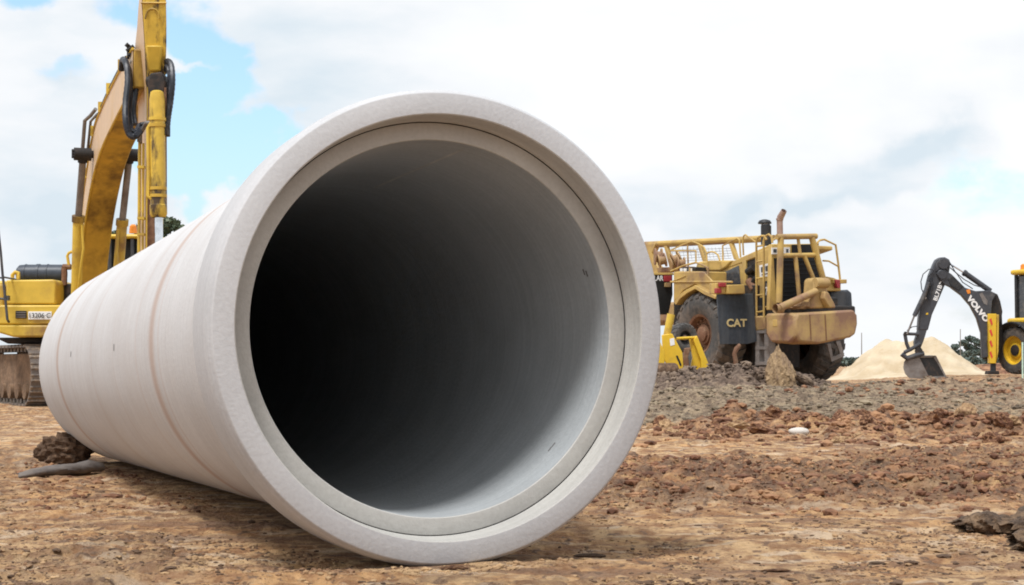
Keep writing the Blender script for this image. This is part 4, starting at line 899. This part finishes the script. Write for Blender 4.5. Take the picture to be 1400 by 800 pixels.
# gooseneck and bowl frame reaching back to the left
bk = lambda x, y: Y_(x, y, 1.2)
MB().tube([Y_(862, 335, .9), Y_(1058, 325, .9)], .085, 10).build('bowl_rail', 'cat', sc)
MB().tube([Y_(862, 339, .9), Y_(1040, 329.5, .9)], .04, 8).build('bowl_rail', 'cat2', sc)
for (a, b) in (((909, 336), (917, 366)), ((955, 335), (963, 360)), ((998, 333), (1005, 355))):
    MB().prism([Y_(a[0] - 1.8, a[1], .85), Y_(a[0] + 2, a[1], .85), Y_(b[0] + 2, b[1], .85), Y_(b[0] - 1.8, b[1], .85)], (0, .12, 0)).build('bowl_strut', 'cat', sc, .01)
MB().prism([Y_(a, b, .8) for a, b in [(860, 334), (896, 333), (894, 340), (891, 346), (893, 358), (901, 366), (903, 374), (860, 374)]], (0, .2, 0)).build('bowl_gusset', 'cat', sc, .02)
MB().prism([Y_(a, b, .7) for a, b in [(896, 366), (936, 364), (936, 369), (900, 373)]], (0, .4, 0)).build('deck_beam', 'cat2', sc, .02)
for i, (px, py, r) in enumerate([(900, 351, .24), (905, 356, .2), (925, 355, .22), (931, 360, .17), (922, 361, .2)]):
    MB().lathe([(-.12, 0), (-.12, r * 1.1), (-.08, r * 1.1), (-.08, r * .7), (.08, r * .7), (.08, r * 1.1), (.12, r * 1.1), (.12, 0)], Y_(px, py, .4), (.5, 1, .25 * (i % 3)), 18).build('cable_drum', 'cat2', sc)
MB().box((-6.5, -1.0, wc.z + .4), (-1.2, 1.0, wc.z + 1.0)).build('gooseneck', 'cat2', sc, .08)
# thin safety mesh between the struts, seen against the sky
for i in range(16):
    MB().tube([Y_(918 + i * 5, 338.5, .88), Y_(921 + i * 5, 356 - i * .25, .88)], .006, 4).build('mesh_wire', 'steel', sc)
for k in range(5): MB().tube([Y_(917, 342 + k * 4, .88), Y_(1000, 339.5 + k * 3.4, .88)], .006, 4).build('mesh_wire', 'steel', sc)
# rear flap with lettering and lamps
rf = fpoly([(858, 375.5), (919.5, 375.5), (920, 403), (914, 430), (858, 430)], -2.4, .06, 'rear_panel', 'night' if 'night' in M else 'blkp', bev=.02, label='dark panel with white lettering and red lamp behind the near wheel')
MB().prism([X_(a, b, -2.38) for a, b in [(857, 373), (921, 373), (922, 376), (857, 376)]], (-.2, 0, 0)).build('panel_cap', 'cat', rf, .01)
a, b = X_(862, 384, -2.37), X_(907, 384, -2.37)
text('CATERPILLAR', 'wht', rf, a, (b - a), (0, 0, 1), (b - a).length, .15, .02)
fpoly([(908.5, 377), (918.5, 377), (918.5, 385), (908.5, 385)], -2.34, .06, 'lamp', 'red', rf, .01)
fpoly([(909.5, 386.5), (917.5, 386.5), (917.5, 392.5), (909.5, 392.5)], -2.34, .06, 'lamp', 'cat2', rf, .01)

# ------------------------------------------------------------------ yellow ripper standing in the dirt heap
RP = at(930, 510, 38.5); RFm = Frame((RP.x, 38.5, Bs(RP.x, 38.5)), 0)
rp = thing('ripper_frame', 'small bright yellow steel ripper frame with an upright cylinder, half buried by the dirt heap', 'ripper', RFm)
q = lambda x, y, d=0: RFm.Y(x, y, 38.5 + d)
MB().prism([q(a, b) for a, b in [(905, 458), (919, 456), (933, 482), (935, 512), (920, 512), (907, 491)]], (0, .12, 0)).build('side_arm', 'bright', rp, .015)
MB().prism([q(a, b, .14) for a, b in [(906, 459), (913, 457), (916, 470), (909, 472)]], (0, .3, 0)).build('arm_block', 'bright', rp, .01)
MB().prism([q(a, b) for a, b in [(924, 486.5), (926.5, 486), (932, 499), (930, 501)]], (0, -.01, 0)).build('arm_slot', 'grl', rp)
MB().prism([q(a, b) for a, b in [(915.5, 463.5), (921.5, 462), (922.5, 471.5), (916.5, 473)]], (0, -.008, 0)).build('sticker', 'wht', rp)
MB().prism([q(a, b, .5) for a, b in [(942, 461), (953, 459), (969, 498), (968, 509), (943, 509), (947, 489)]], (0, .12, 0)).build('side_arm', 'bright', rp, .015)
MB().prism([q(a, b, .38) for a, b in [(953, 459), (969, 498), (968, 509), (958, 509), (958, 492), (948, 465)]], (0, .12, 0)).build('arm_flange', 'bright', rp, .015)
MB().prism([q(a, b, -.35) for a, b in [(880, 462), (902, 466), (908, 480), (909, 500), (880, 505)]], (0, .2, 0)).build('side_arm', 'bright', rp, .015)
MB().tube([q(925, 463, .3), q(952, 461.5, .5)], .035, 8).build('cross_bar', 'bright', rp)
MB().lathe([(0, .085), (.5, .095), (.52, .095), (.52, 0)], q(911.5, 459, .2), q(917.5, 430, .2) - q(911.5, 459, .2), 18).build('cylinder', 'yel', rp)
MB().prism([q(a, b, .3) for a, b in [(936, 476), (945, 475), (941, 488), (943, 506), (933, 506), (934, 490)]], (0, .15, 0)).build('shank', 'rusty', rp, .02)
MB().lathe([(0, 0), (0, .055), (.05, .05), (.06, 0)], q(924, 508, -.05), (0, -1, .2), 14).build('lamp', 'orn', rp)
MB().prism([q(a, b, -.03) for a, b in [(918, 506), (930, 506), (930, 514), (918, 514)]], (0, .2, 0)).build('lamp_box', 'bright', rp, .01)
MB().prism([q(a, b, -.03) for a, b in [(944, 504), (952, 503), (952, 513), (944, 513)]], (0, .2, 0)).build('lamp_box', 'bright', rp, .01)
RW = at(933, 462, 40.2); rw = bpy.data.objects.new('loose_wheel', None); COL.objects.link(rw); rw.location = RW
tag(rw, 'grey treaded tyre between the two arms of the yellow ripper frame', 'tyre')
big_tyre((0, 0, 0), (math.cos(math.radians(60)), -math.sin(math.radians(60)), 0), .37, .32, rw, 1, rim='dgrey', lugs=18)
hp = at(911, 508, 37.6); o = MB().lathe([(-.25, 0), (-.25, .17), (-.2, .2), (.2, .2), (.25, .17), (.25, 0)], (0, 0, 0), (1, .3, 0), 18).build('mud_roller', 'mud2' if 'mud2' in M else 'clod2', None); o.location = hp
tag(o, 'dark mud-caked drum lying at the foot of the yellow ripper frame', 'drum')

# ------------------------------------------------------------------ dirt heap in front of the scraper, with its tall pale clod
M['heap'] = pm('dark_churned_earth', (.135, .095, .072), .95, (.26, .19, .135), (.46, .66), 4, grain=.28, bmp=.8, bd=.04)
M['paleclod'] = pm('pale_layered_clay', (.36, .25, .145), .95, (.22, .15, .10), (.45, .65), 3, grain=.2, bmp=.8, bd=.04, streak=(2.5, 2.5, .6))
hx = np.array([(x - 700) / FPX * 37.5 for x in (885, 900, 915, 935, 960, 1000, 1025, 1045, 1090, 1110, 1130, 1160)])
hz = np.array([CAMH + (500 - y) / FPX * 37.5 for y in (520, 513, 508, 506, 502, 498, 501, 506, 514, 518, 524, 536)])
gx, gy = np.meshgrid(np.linspace(hx[0] - .3, hx[-1] + .3, 190), np.linspace(35.2, 39.6, 110))
crest = np.interp(gx, hx, hz); bb = base(gx, gy)
prof = np.clip(1 - ((gy - 37.5) / 1.8) ** 2, 0, 1) ** .8 * sm(hx[0] - .3, hx[0] + .3, gx) * (1 - sm(hx[-1] - .2, hx[-1] + .3, gx))
zz = bb - .12 + (crest - bb + .02) * prof + prof * (.20 * lumps(gx * 3.6, gy * 3.6, 80) + .11 * lumps(gx * 8, gy * 8, 83) - .09)
ii = np.arange(gx.size).reshape(gx.shape)
hp_ = npobj('dirt_heap', np.stack([gx, gy, zz], -1).reshape(-1, 3), np.stack([ii[:-1, :-1], ii[:-1, 1:], ii[1:, 1:], ii[1:, :-1]], -1).reshape(-1, 4), M['heap'])
tag(hp_, 'dark lumpy heap of churned earth in front of the scraper wheels', 'dirt heap')
def heap_place(n):
    m = n * 2; x = rng.uniform(hx[0], hx[-1], m); y = 37.5 + rng.normal(0, .8, m); i = np.clip(((x - gx[0, 0]) / (gx[0, 1] - gx[0, 0])).astype(int), 0, 189); j = np.clip(((y - 35.2) / (gy[1, 0] - gy[0, 0])).astype(int), 0, 109)
    return np.stack([x, y, zz[j, i]], -1)[:n]
crumbs('heap_lumps', 1100, heap_place, lambda m: .03 + .09 * U(m) ** 2, 'heap', label='loose dark lumps covering the heap in front of the scraper', cat='soil')
v, f_ = rough_shape(501, 5, .22); rr_ = np.random.default_rng(4)
t = (v[:, 2] / .8 + 1) / 2; t = np.clip(t, 0, 1)
v = v + (fbm(v[:, 0] * 5 + v[:, 2] * 3, v[:, 1] * 5, 9, 4)[:, None] - .5) * .35 * v
v = np.stack([v[:, 0] * (1.15 - .85 * t) - .12 * t, v[:, 1] * (1.1 - .75 * t), v[:, 2]], -1) * np.array([.42, .34, .60])
o = npobj('earth_pinnacle', v, f_, M['paleclod'], smooth=False); p = at(1067, 530, 36.2); o.location = (p.x, p.y, p.z + .42); tag(o, 'tall pale pointed slab of clay standing upright before the scraper ladder', 'clod')
v, f_ = rough_shape(502, 4, .25); o = npobj('soil_clod', v * np.array([.30, .2, .16]), f_, M['heap'], smooth=False); p = at(1096, 520, 36.4); o.location = (p.x, p.y, p.z + .05); o.rotation_euler = (0, .5, 0); tag(o, 'grey sloping clod beside the tall pale slab, before the far wheel of the scraper', 'clod')
v, f_ = rough_shape(503, 4, .3); o = npobj('soil_clod', v * np.array([.24, .2, .2]), f_, M['heap'], smooth=False); p = at(1042, 512, 36.5); o.location = p; tag(o, 'dark bluish clod in the heap just left of the tall pale slab', 'clod')
tp = [at(a, b, 37.6) for a, b in [(1006, 508), (1006, 494), (1004, 484), (1007, 477), (1012, 471)]]
tag(MB().tube(tp, [.05, .055, .05, .06, .04], 8).build('rusty_stake', 'rusty'), 'bent rusty iron stake sticking up out of the dark dirt heap', 'stake')

# ------------------------------------------------------------------ sand pile
gx, gy = np.meshgrid(np.linspace(9.5, 19.0, 230), np.linspace(53.0, 63.5, 150))
pa, pb = np.array([(1217 - 700) / FPX * 58, 58.6]), np.array([(1276 - 700) / FPX * 58, 58.2])
tt = np.clip(((gx - pa[0]) * (pb - pa)[0] + (gy - pa[1]) * (pb - pa)[1]) / ((pb - pa) ** 2).sum(), 0, 1)
ds = np.hypot(gx - pa[0] - tt * (pb - pa)[0], (gy - pa[1] - tt * (pb - pa)[1]) * .75)
ds = ds + .35 * (fbm(gx * .9, gy * .9, 90, 4) - .5)
hh = 1.50 - .82 * (np.sqrt(ds ** 2 + .05) - .12) + .07 * np.cos(tt * 2 * PI) - .05
rill = (1 - np.abs(fbm(gx * 1.6 + .4 * gy, gy * 1.3, 95, 4) * 2 - 1))
hh = hh + .20 * (fbm(gx * 2.6, gy * 2.6, 91, 5) - .5) - .06 * rill + .03 * lumps(gx * 4, gy * 4, 96)
foot = .20 * np.exp(-np.clip(ds - 1.75, 0, 9) * 1.6) + .04 * fbm(gx * 1.5, gy * 1.5, 98, 3)
hh = np.maximum(hh, foot - .12 * sm(2.6, 3.6, ds))
zz = base(gx, gy) + hh - .10
ii = np.arange(gx.size).reshape(gx.shape)
M['sand'] = pm('pale_cream_sand', (.60, .50, .36), .95, (.46, .36, .235), (.42, .60), 1.1, grain=.08, bmp=.6, bd=.05)
sp = npobj('sand_pile', np.stack([gx, gy, zz], -1).reshape(-1, 3), np.stack([ii[:-1, :-1], ii[:-1, 1:], ii[1:, 1:], ii[1:, :-1]], -1).reshape(-1, 4), M['sand'])
tag(sp, 'broad two-humped pile of pale cream sand behind the backhoe bucket', 'sand pile')
bx_, by_ = np.meshgrid(np.linspace(16.2, 24, 60), np.linspace(60, 66, 30)); bz = base(bx_, by_) - .1 + .42 * np.clip(1 - ((by_ - 63) / 2.4) ** 2, 0, 1) * sm(16.2, 16.9, bx_) * (1 - sm(23, 24, bx_)) + .1 * lumps(bx_ * 1.5, by_ * 1.5, 5)
ii = np.arange(bx_.size).reshape(bx_.shape)
tag(npobj('clay_bank', np.stack([bx_, by_, bz], -1).reshape(-1, 3), np.stack([ii[:-1, :-1], ii[:-1, 1:], ii[1:, 1:], ii[1:, :-1]], -1).reshape(-1, 4), M['clod']), 'low brown bank of clay behind the stabiliser leg of the backhoe', 'bank')

# ------------------------------------------------------------------ backhoe loader
BY = 50.0; bo = at(1392, 512, BY); KF = Frame((bo.x, BY, Bs(bo.x, BY)), 0)
bh = thing('backhoe_loader', 'backhoe with charcoal digging arm, yellow wheel rim and striped stabiliser at the right edge', 'backhoe', KF)
k_ = lambda x, y, d=0: KF.Y(x, y, BY + d)
def kpoly(pts, d0, dep, name, mat, parent=None, bev=.02): return MB().prism([k_(a, b, d0) for a, b in pts], (0, dep, 0)).build(name, mat, parent or bh, bev)
dip = kpoly([(1277, 361), (1280, 355), (1285, 352), (1292, 351.5), (1298.5, 355), (1299.5, 363), (1298, 372), (1292.4, 389), (1284, 409), (1274.6, 430), (1269, 451.6), (1255.6, 451.6), (1256.8, 435), (1259, 413.6), (1265, 399), (1271, 375.6)], -.14, .28, 'dipper', 'gun', bev=.03)
kpoly([(1279.5, 372), (1286, 368), (1293, 368.5), (1297, 372), (1299, 364), (1298, 356), (1291, 353), (1285, 354), (1280, 360)], -.17, .34, 'elbow_plate', 'gun', dip)
bm = kpoly([(1280.5, 374), (1284, 369.5), (1291, 367.5), (1302, 375.6), (1319.7, 393.4), (1334, 398), (1353, 397), (1362.5, 401.7), (1357, 411), (1355.4, 428), (1353, 448), (1350, 468), (1352, 488), (1343, 490), (1342, 470), (1341.5, 454), (1336, 435), (1327, 418), (1315, 404), (1300.7, 393.4), (1291, 388.7), (1286, 383)], -.22, .16, 'boom', 'gun', bev=.02)
kpoly([(1280.5, 374), (1284, 369.5), (1291, 367.5), (1302, 375.6), (1319.7, 393.4), (1334, 398), (1353, 397), (1362.5, 401.7), (1357, 411), (1355.4, 428), (1353, 448), (1350, 468), (1352, 488), (1343, 490), (1342, 470), (1341.5, 454), (1336, 435), (1327, 418), (1315, 404), (1300.7, 393.4), (1291, 388.7), (1286, 383)], .10, .16, 'boom_side', 'gun', bm)
kpoly([(1300, 378), (1318, 395), (1333, 401), (1352, 402), (1350, 430), (1347, 455), (1342, 455), (1336, 435), (1327, 418), (1315, 404), (1300.7, 393.4)], -.07, .2, 'boom_web', 'gun', bm)
kpoly([(1296, 381), (1303, 377), (1317, 391), (1311, 397), (1300, 391)], -.245, .03, 'cover_plate', 'blk', bm, .01)
a = k_(1325, 402.5, -.225); 
def along(body, p0, p1, height, mat, par, wid=None, bold=.03):
    """lettering running from p0 to p1 (pixels), letters standing to its right"""
    A, B = k_(*p0, -.228), k_(*p1, -.228); xd = (B - A); n = Vector((0, -1, 0)); ud = Vector((-xd.z, 0, xd.x)).normalized()
    return text(body, mat, par, A, xd, ud, xd.length, height, bold)
along('VOLVO', (1320.5, 408), (1347, 441.5), .19, 'wht', bm, bold=.055)
A, B = k_(1279.5, 412), k_(1286.5, 391); xd = (B - A).normalized(); ud = Vector((-xd.z, 0, xd.x))
text('BL71B', 'wht', dip, Vector((A.x, A.y - .145, A.z)), xd, ud, (B - A).length, .13, .03)
kpoly([(1283.5, 388), (1287, 383), (1288, 384), (1284.8, 389)], -.15, .005, 'sticker', 'wht', dip, 0); kpoly([(1266, 428), (1269, 427.5), (1269, 430), (1266, 430.5)], -.15, .005, 'sticker', 'bright', dip, 0); kpoly([(1265, 406), (1266.5, 406), (1266.5, 409), (1265, 409)], -.15, .005, 'sticker', 'wht', dip, 0)
kpoly([(1321, 396.5), (1326, 395), (1327, 401), (1323, 402)], -.23, .01, 'sticker', 'orn', bm, 0); kpoly([(1339, 402), (1343, 400), (1350.5, 412), (1349.5, 417), (1345, 415)], -.23, .01, 'sticker', 'steel', bm, 0)
for (p, r) in (((1290, 361), .15), ((1289, 376), .12)): MB().tube([k_(p[0], p[1], -.26), k_(p[0], p[1], .26)], r, 18).build('pivot_pin', 'gun', dip)
bcy = MB().tube([k_(1354, 398, 0), k_(1317, 372, 0)], .085, 14).lathe([(-.04, .10), (.04, .10), (.04, .08), (-.04, .08)], k_(1319, 373.5, 0), k_(1317, 372, 0) - k_(1354, 398, 0), 14, True).build('boom_cylinder', 'gun', bh)
MB().tube([k_(1317, 372, 0), k_(1299, 361, 0)], .028, 8).build('rod', 'chrome', bcy)
cy = MB().tube([k_(1270, 386, -.22), k_(1262, 407, -.22), k_(1250, 432, -.22)], [.06, .075, .07], 12).build('bucket_cylinder', 'gun', bh)
MB().tube([k_(1250, 432, -.22), k_(1240, 457, -.22)], .03, 8).build('rod', 'steel', cy)
for pts in ([(1298, 358), (1306, 372), (1318, 382), (1332, 390), (1346, 394)], [(1299, 366), (1308, 374), (1316, 386), (1330, 395)], [(1277, 369), (1270, 368), (1262, 375), (1259, 385), (1260, 395), (1263, 402)], [(1278, 366), (1275, 372), (1269, 378), (1266, 392)], [(1240, 452), (1247, 447), (1254, 446)], [(1272, 382), (1271, 396), (1268, 410)], [(1275, 380), (1274, 392), (1270, 412)]):
    MB().tube([k_(a, b, -.2) for a, b in pts], .016, 6).build('hydraulic_hose', 'hose', bh)
# bucket linkage
kpoly([(1257, 448), (1268.5, 448), (1263, 466), (1259, 476), (1252, 476), (1251, 468)], -.13, .26, 'dipper_end', 'gun', dip)
for pts, r in (([(1236.5, 456.5), (1256, 457)], .05), ([(1237, 456), (1239.5, 470), (1244, 481)], .055), ([(1236.5, 482), (1248, 476), (1258, 470)], .06), ([(1233, 484), (1240, 490), (1252, 486), (1263, 483)], .08)):
    MB().tube([k_(a, b, -.15) for a, b in pts], r, 10).build('bucket_link', 'gun', bh)
MB().tube([k_(1256, 480, -.2), k_(1256, 480, .35)], .12, 14).tube([k_(1238, 456, -.22), k_(1238, 456, .1)], .06, 10).build('link_pin', 'dgrey', bh)
# bucket: curved shell between two side plates, open to the right
prof = [(1271, 517.5), (1256, 517.8), (1243, 517), (1237.5, 511), (1235, 503), (1236, 495), (1240, 489.5), (1247, 486.5), (1256, 487)]
nv = Vector((.66, .50, .02)); inner = [(1270, 515), (1257, 514.5), (1245, 514), (1240.5, 509), (1238.5, 502), (1239.5, 496), (1242, 492), (1248, 489.5), (1255, 489.5)]
mb = MB(); n = len(prof)
for L_ in (prof, inner):
    for (a, b) in L_: mb.v += [k_(a, b, -.1), k_(a, b, -.1) + nv]
for k in (0, 1):
    o = k * 2 * n
    for i in range(n - 1): mb.f.append((o + 2 * i, o + 2 * i + 1, o + 2 * i + 3, o + 2 * i + 2))
for e_ in (0, 2 * n - 2): mb.f.append((e_, e_ + 1, 2 * n + e_ + 1, 2 * n + e_))
bk_ = mb.build('bucket', 'steel', bh)
MB().prism([k_(a, b, -.07) for a, b in inner[:1] + inner[1:] + [(1262, 500)]], nv * .9).build('bucket_lining', 'dgrey', bk_)
for d_ in (0, 1):
    off = nv * d_; 
    MB().prism([k_(a, b, -.1) + off + Vector((0, -.015, 0)) for a, b in prof[::1]], (0, .03, 0)).build('side_plate', 'gun2' if 'gun2' in M else 'steel', bk_)
for i in range(4):
    p = k_(1271, 517, -.1) + nv * (.08 + .28 * i); MB().box(p + Vector((-.12, -.03, -.02)), p + Vector((.08, .03, .02))).build('tooth', 'steel', bk_)
# king post, stabiliser and its chevrons
kpoly([(1357, 400), (1364, 402), (1368, 412), (1371, 426), (1369, 440), (1360, 445), (1353, 444), (1352, 425), (1357, 412)], -.1, .5, 'swing_post', 'dgrey', bev=.03)
kpoly([(1345, 440), (1370, 430), (1372, 470), (1362, 497), (1346, 490)], .35, .3, 'rear_frame', 'dgrey')
stb = kpoly([(1351, 429), (1362.5, 429), (1362, 497), (1353, 497)], -.35, .22, 'stabiliser', 'bright', bev=.015)
for i in range(4):
    y0 = 435 + i * 15
    kpoly([(1352.6, y0 + 2), (1355.2, y0), (1357.4, y0 + 8), (1355.6, y0 + 10)], -.362, .008, 'stripe', 'redp', stb, 0)
kpoly([(1362.8, 430), (1366, 430), (1365.5, 480), (1362.6, 495)], -.3, .2, 'stabiliser_guide', 'yel', stb)
kpoly([(1355.5, 497), (1362, 497), (1362, 508), (1355.5, 508)], -.3, .15, 'stabiliser_foot', 'blk', stb); kpoly([(1352, 507), (1366, 507), (1367, 512), (1351, 512)], -.42, .4, 'stabiliser_pad', 'dgrey', stb)
# wheel, fender, body and cab, running off the frame
wa = Vector((-math.cos(math.radians(27)), -math.sin(math.radians(27)), 0))
wcn = k_(1392, 479, .15)
big_tyre(wcn, wa, .74, .44, bh, 1, rim='bright', lugs=20, rr=.60, hub='dgrey')
fw = Vector((math.sin(math.radians(42)), -math.cos(math.radians(42)), 0)) * -1           # forward, away from the camera and to the right? (body runs off the frame)
fw = Vector((.454, -.891, 0)); lt = Vector((.74, -.67, 0)) * -1
fm = MB(); n = 14; fo = []
for i in range(n + 1):
    a = math.radians(178 - i * 12.5); 
    for (rad, w) in ((.86, -.30), (.86, .30), (.80, .30), (.80, -.30)):
        fo.append(wcn + fw * (rad * math.cos(a)) + Vector((0, 0, rad * math.sin(a) + .02)) + wa * w * -1)
fm.v = fo
for i in range(n):
    for k in range(4): fm.f.append((4 * i + k, 4 * i + (k + 1) % 4, 4 * i + 4 + (k + 1) % 4, 4 * i + 4 + k))
fm.f += [(3, 2, 1, 0), (4 * n, 4 * n + 1, 4 * n + 2, 4 * n + 3)]
fm.build('fender', 'blk', bh, .01)
Mb = Matrix.Translation(wcn) @ Matrix(((fw.x, -wa.x, 0, 0), (fw.y, -wa.y, 0, 0), (0, 0, 1, 0), (0, 0, 0, 1)))
MB().box((-.5, .35, -.35), (3.2, 1.75, .55), Mb).build('chassis', 'dgrey', bh, .04)
MB().box((-.55, .05, .80), (.8, .62, 1.0), Mb).build('fender_cowl', 'bright', bh, .08)
MB().box((1.0, .2, .55), (3.4, 1.9, 1.15), Mb).build('bonnet', 'bright', bh, .08)
cb = MB().box((-.52, .52, .75), (1.0, 1.95, 2.36), Mb).build('cab', 'window', bh, .05)
for (x, y) in ((-.55, .49), (-.55, 1.95), (1.0, .49), (1.0, 1.95), (.25, .49)): MB().box((x - .04, y - .04, .7), (x + .05, y + .05, 2.38), Mb).build('cab_pillar', 'blk', cb, .01)
MB().box((-.70, .38, 2.36), (1.15, 2.1, 2.52), Mb).build('cab_roof', 'bright', cb, .06)
bl_ = wcn + fw * (-.35) - wa * .6; MB().lathe([(0, 0), (0, .09), (.14, .08), (.18, .03), (.18, 0)], Vector((bl_.x, bl_.y, wcn.z + 2.52)), (0, 0, 1), 14).build('beacon', 'orn', cb)
for off in (.0, 1.55): 
    pass
big_tyre(wcn - wa * 1.75, wa, .74, .44, bh, -1, rim='bright', lugs=20, rr=.60, hub='dgrey')
big_tyre(wcn + fw * 2.6 - wa * .1 + Vector((0, 0, -.2)), wa, .54, .34, bh, 1, rim='bright', lugs=18, rr=.58, hub='dgrey')
p = at(1398, 516, 40); tag(MB().tube([Vector((p.x, 40, Hs(p.x, 40) - .1)), at(1398, 468, 40)], .022, 8).build('survey_stake', pm('pale_mint_stake', (.55, .72, .6), .5, bmp=0)), 'thin pale mint survey stake in front of the backhoe wheel at the right edge', 'stake')

# ------------------------------------------------------------------ poles and trees in the distance
for (x, y0, Yd, lab) in ((1178, 455, 300, 'thin far pole rising left of the sand pile'), (1313, 450, 300, 'thin far pole before the gum trees right of the sand pile')):
    b = at(x, 500, Yd); t = at(x, y0, Yd); b.z = .3
    tag(MB().tube([b, t], [.11, .07], 8).build('utility_pole', 'wood'), lab, 'pole')
def gum(px, base_y, Yd, clumps, label, mat='leaf2', leaf=.22, n=420, trunk=True, stems=()):
    b = at(px, base_y, Yd); b.z = float(Bs(b.x, b.y)) - .1; u_ = Yd / FPX
    root = bpy.data.objects.new('gum_tree' if trunk else 'bush', None); COL.objects.link(root); root.location = b
    tag(root, label, 'tree' if trunk else 'bush')
    loc = lambda x, y, d=0: at(x, y, Yd + d) - b
    V = []; cent = []
    for (cx_, cy_, rx, ry) in clumps:
        dd = rng.uniform(-1, 1) * rx * u_ * .8; c = loc(cx_, cy_, dd); cent.append(c)
        m = int(n * (rx * ry) / 60) + 60
        d = rng.normal(size=(m, 3)); d /= np.linalg.norm(d, axis=1)[:, None]; rad = rng.uniform(.35, 1.05, m) ** .6
        P_ = d * rad[:, None] * np.array([rx * u_, rx * u_, ry * u_]) + np.array(c)
        P_[:, 2] += ry * u_ * .25 * np.sin(P_[:, 0] * 2.5 / (rx * u_) + cx_)
        A_ = rng.normal(size=(m, 3)); A_ /= np.linalg.norm(A_, axis=1)[:, None]; B_ = np.cross(A_, rng.normal(size=(m, 3))); B_ /= np.linalg.norm(B_, axis=1)[:, None]
        s = leaf * rng.uniform(.6, 1.4, m)[:, None]
        V.append(np.stack([P_ + A_ * s, P_ + B_ * s * .7, P_ - A_ * s, P_ - B_ * s * .7], 1).reshape(-1, 3))
    V = np.concatenate(V); npobj('crown', V, np.arange(len(V)).reshape(-1, 4), M[mat], smooth=False, parent=root)
    if trunk:
        t = MB(); h = max(c.z for c in cent); r0 = h * .028; fork = Vector((0, 0, h * .45))
        t.tube([Vector((0, 0, 0)), Vector((h * .01, 0, h * .22)), fork], [r0, r0 * .8, r0 * .65], 8)
        for c in cent: t.tube([fork, (fork + c) / 2 + Vector((0, 0, -.05 * h)), c], [r0 * .5, r0 * .32, r0 * .15], 6)
        t.build('trunk', 'bark', root)
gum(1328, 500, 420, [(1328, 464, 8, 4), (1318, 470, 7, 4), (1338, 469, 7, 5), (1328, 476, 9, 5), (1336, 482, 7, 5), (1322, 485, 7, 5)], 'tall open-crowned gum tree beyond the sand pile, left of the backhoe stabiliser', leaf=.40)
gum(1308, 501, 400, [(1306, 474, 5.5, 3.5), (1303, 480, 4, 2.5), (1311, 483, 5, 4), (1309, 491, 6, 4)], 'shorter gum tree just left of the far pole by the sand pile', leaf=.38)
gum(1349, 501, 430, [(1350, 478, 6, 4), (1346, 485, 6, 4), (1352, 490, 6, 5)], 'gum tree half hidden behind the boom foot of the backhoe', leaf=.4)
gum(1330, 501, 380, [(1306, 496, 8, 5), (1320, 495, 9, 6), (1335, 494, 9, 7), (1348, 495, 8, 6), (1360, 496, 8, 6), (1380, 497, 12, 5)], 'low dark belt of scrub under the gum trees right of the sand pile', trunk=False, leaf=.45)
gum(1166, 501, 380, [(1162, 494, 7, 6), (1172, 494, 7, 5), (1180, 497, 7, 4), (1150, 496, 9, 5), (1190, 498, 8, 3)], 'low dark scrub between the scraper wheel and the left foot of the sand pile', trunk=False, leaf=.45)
gum(225, 505, 95, [(234, 304, 12, 5), (244, 312, 8, 4), (226, 314, 9, 5), (212, 306, 9, 5), (205, 325, 12, 8), (222, 330, 14, 8), (240, 325, 8, 4), (190, 316, 8, 6)], 'spreading gum tree behind the excavator stick, its crown just over the pipe', 'leaf', leaf=.16, n=380)
gum(160, 505, 98, [(158, 322, 9, 5), (152, 334, 7, 5), (164, 344, 9, 6), (150, 350, 8, 5), (172, 330, 7, 5), (140, 362, 12, 7), (170, 362, 14, 8)], 'gum tree showing between the excavator boom and its rear cylinder', 'leaf', leaf=.16, n=380)
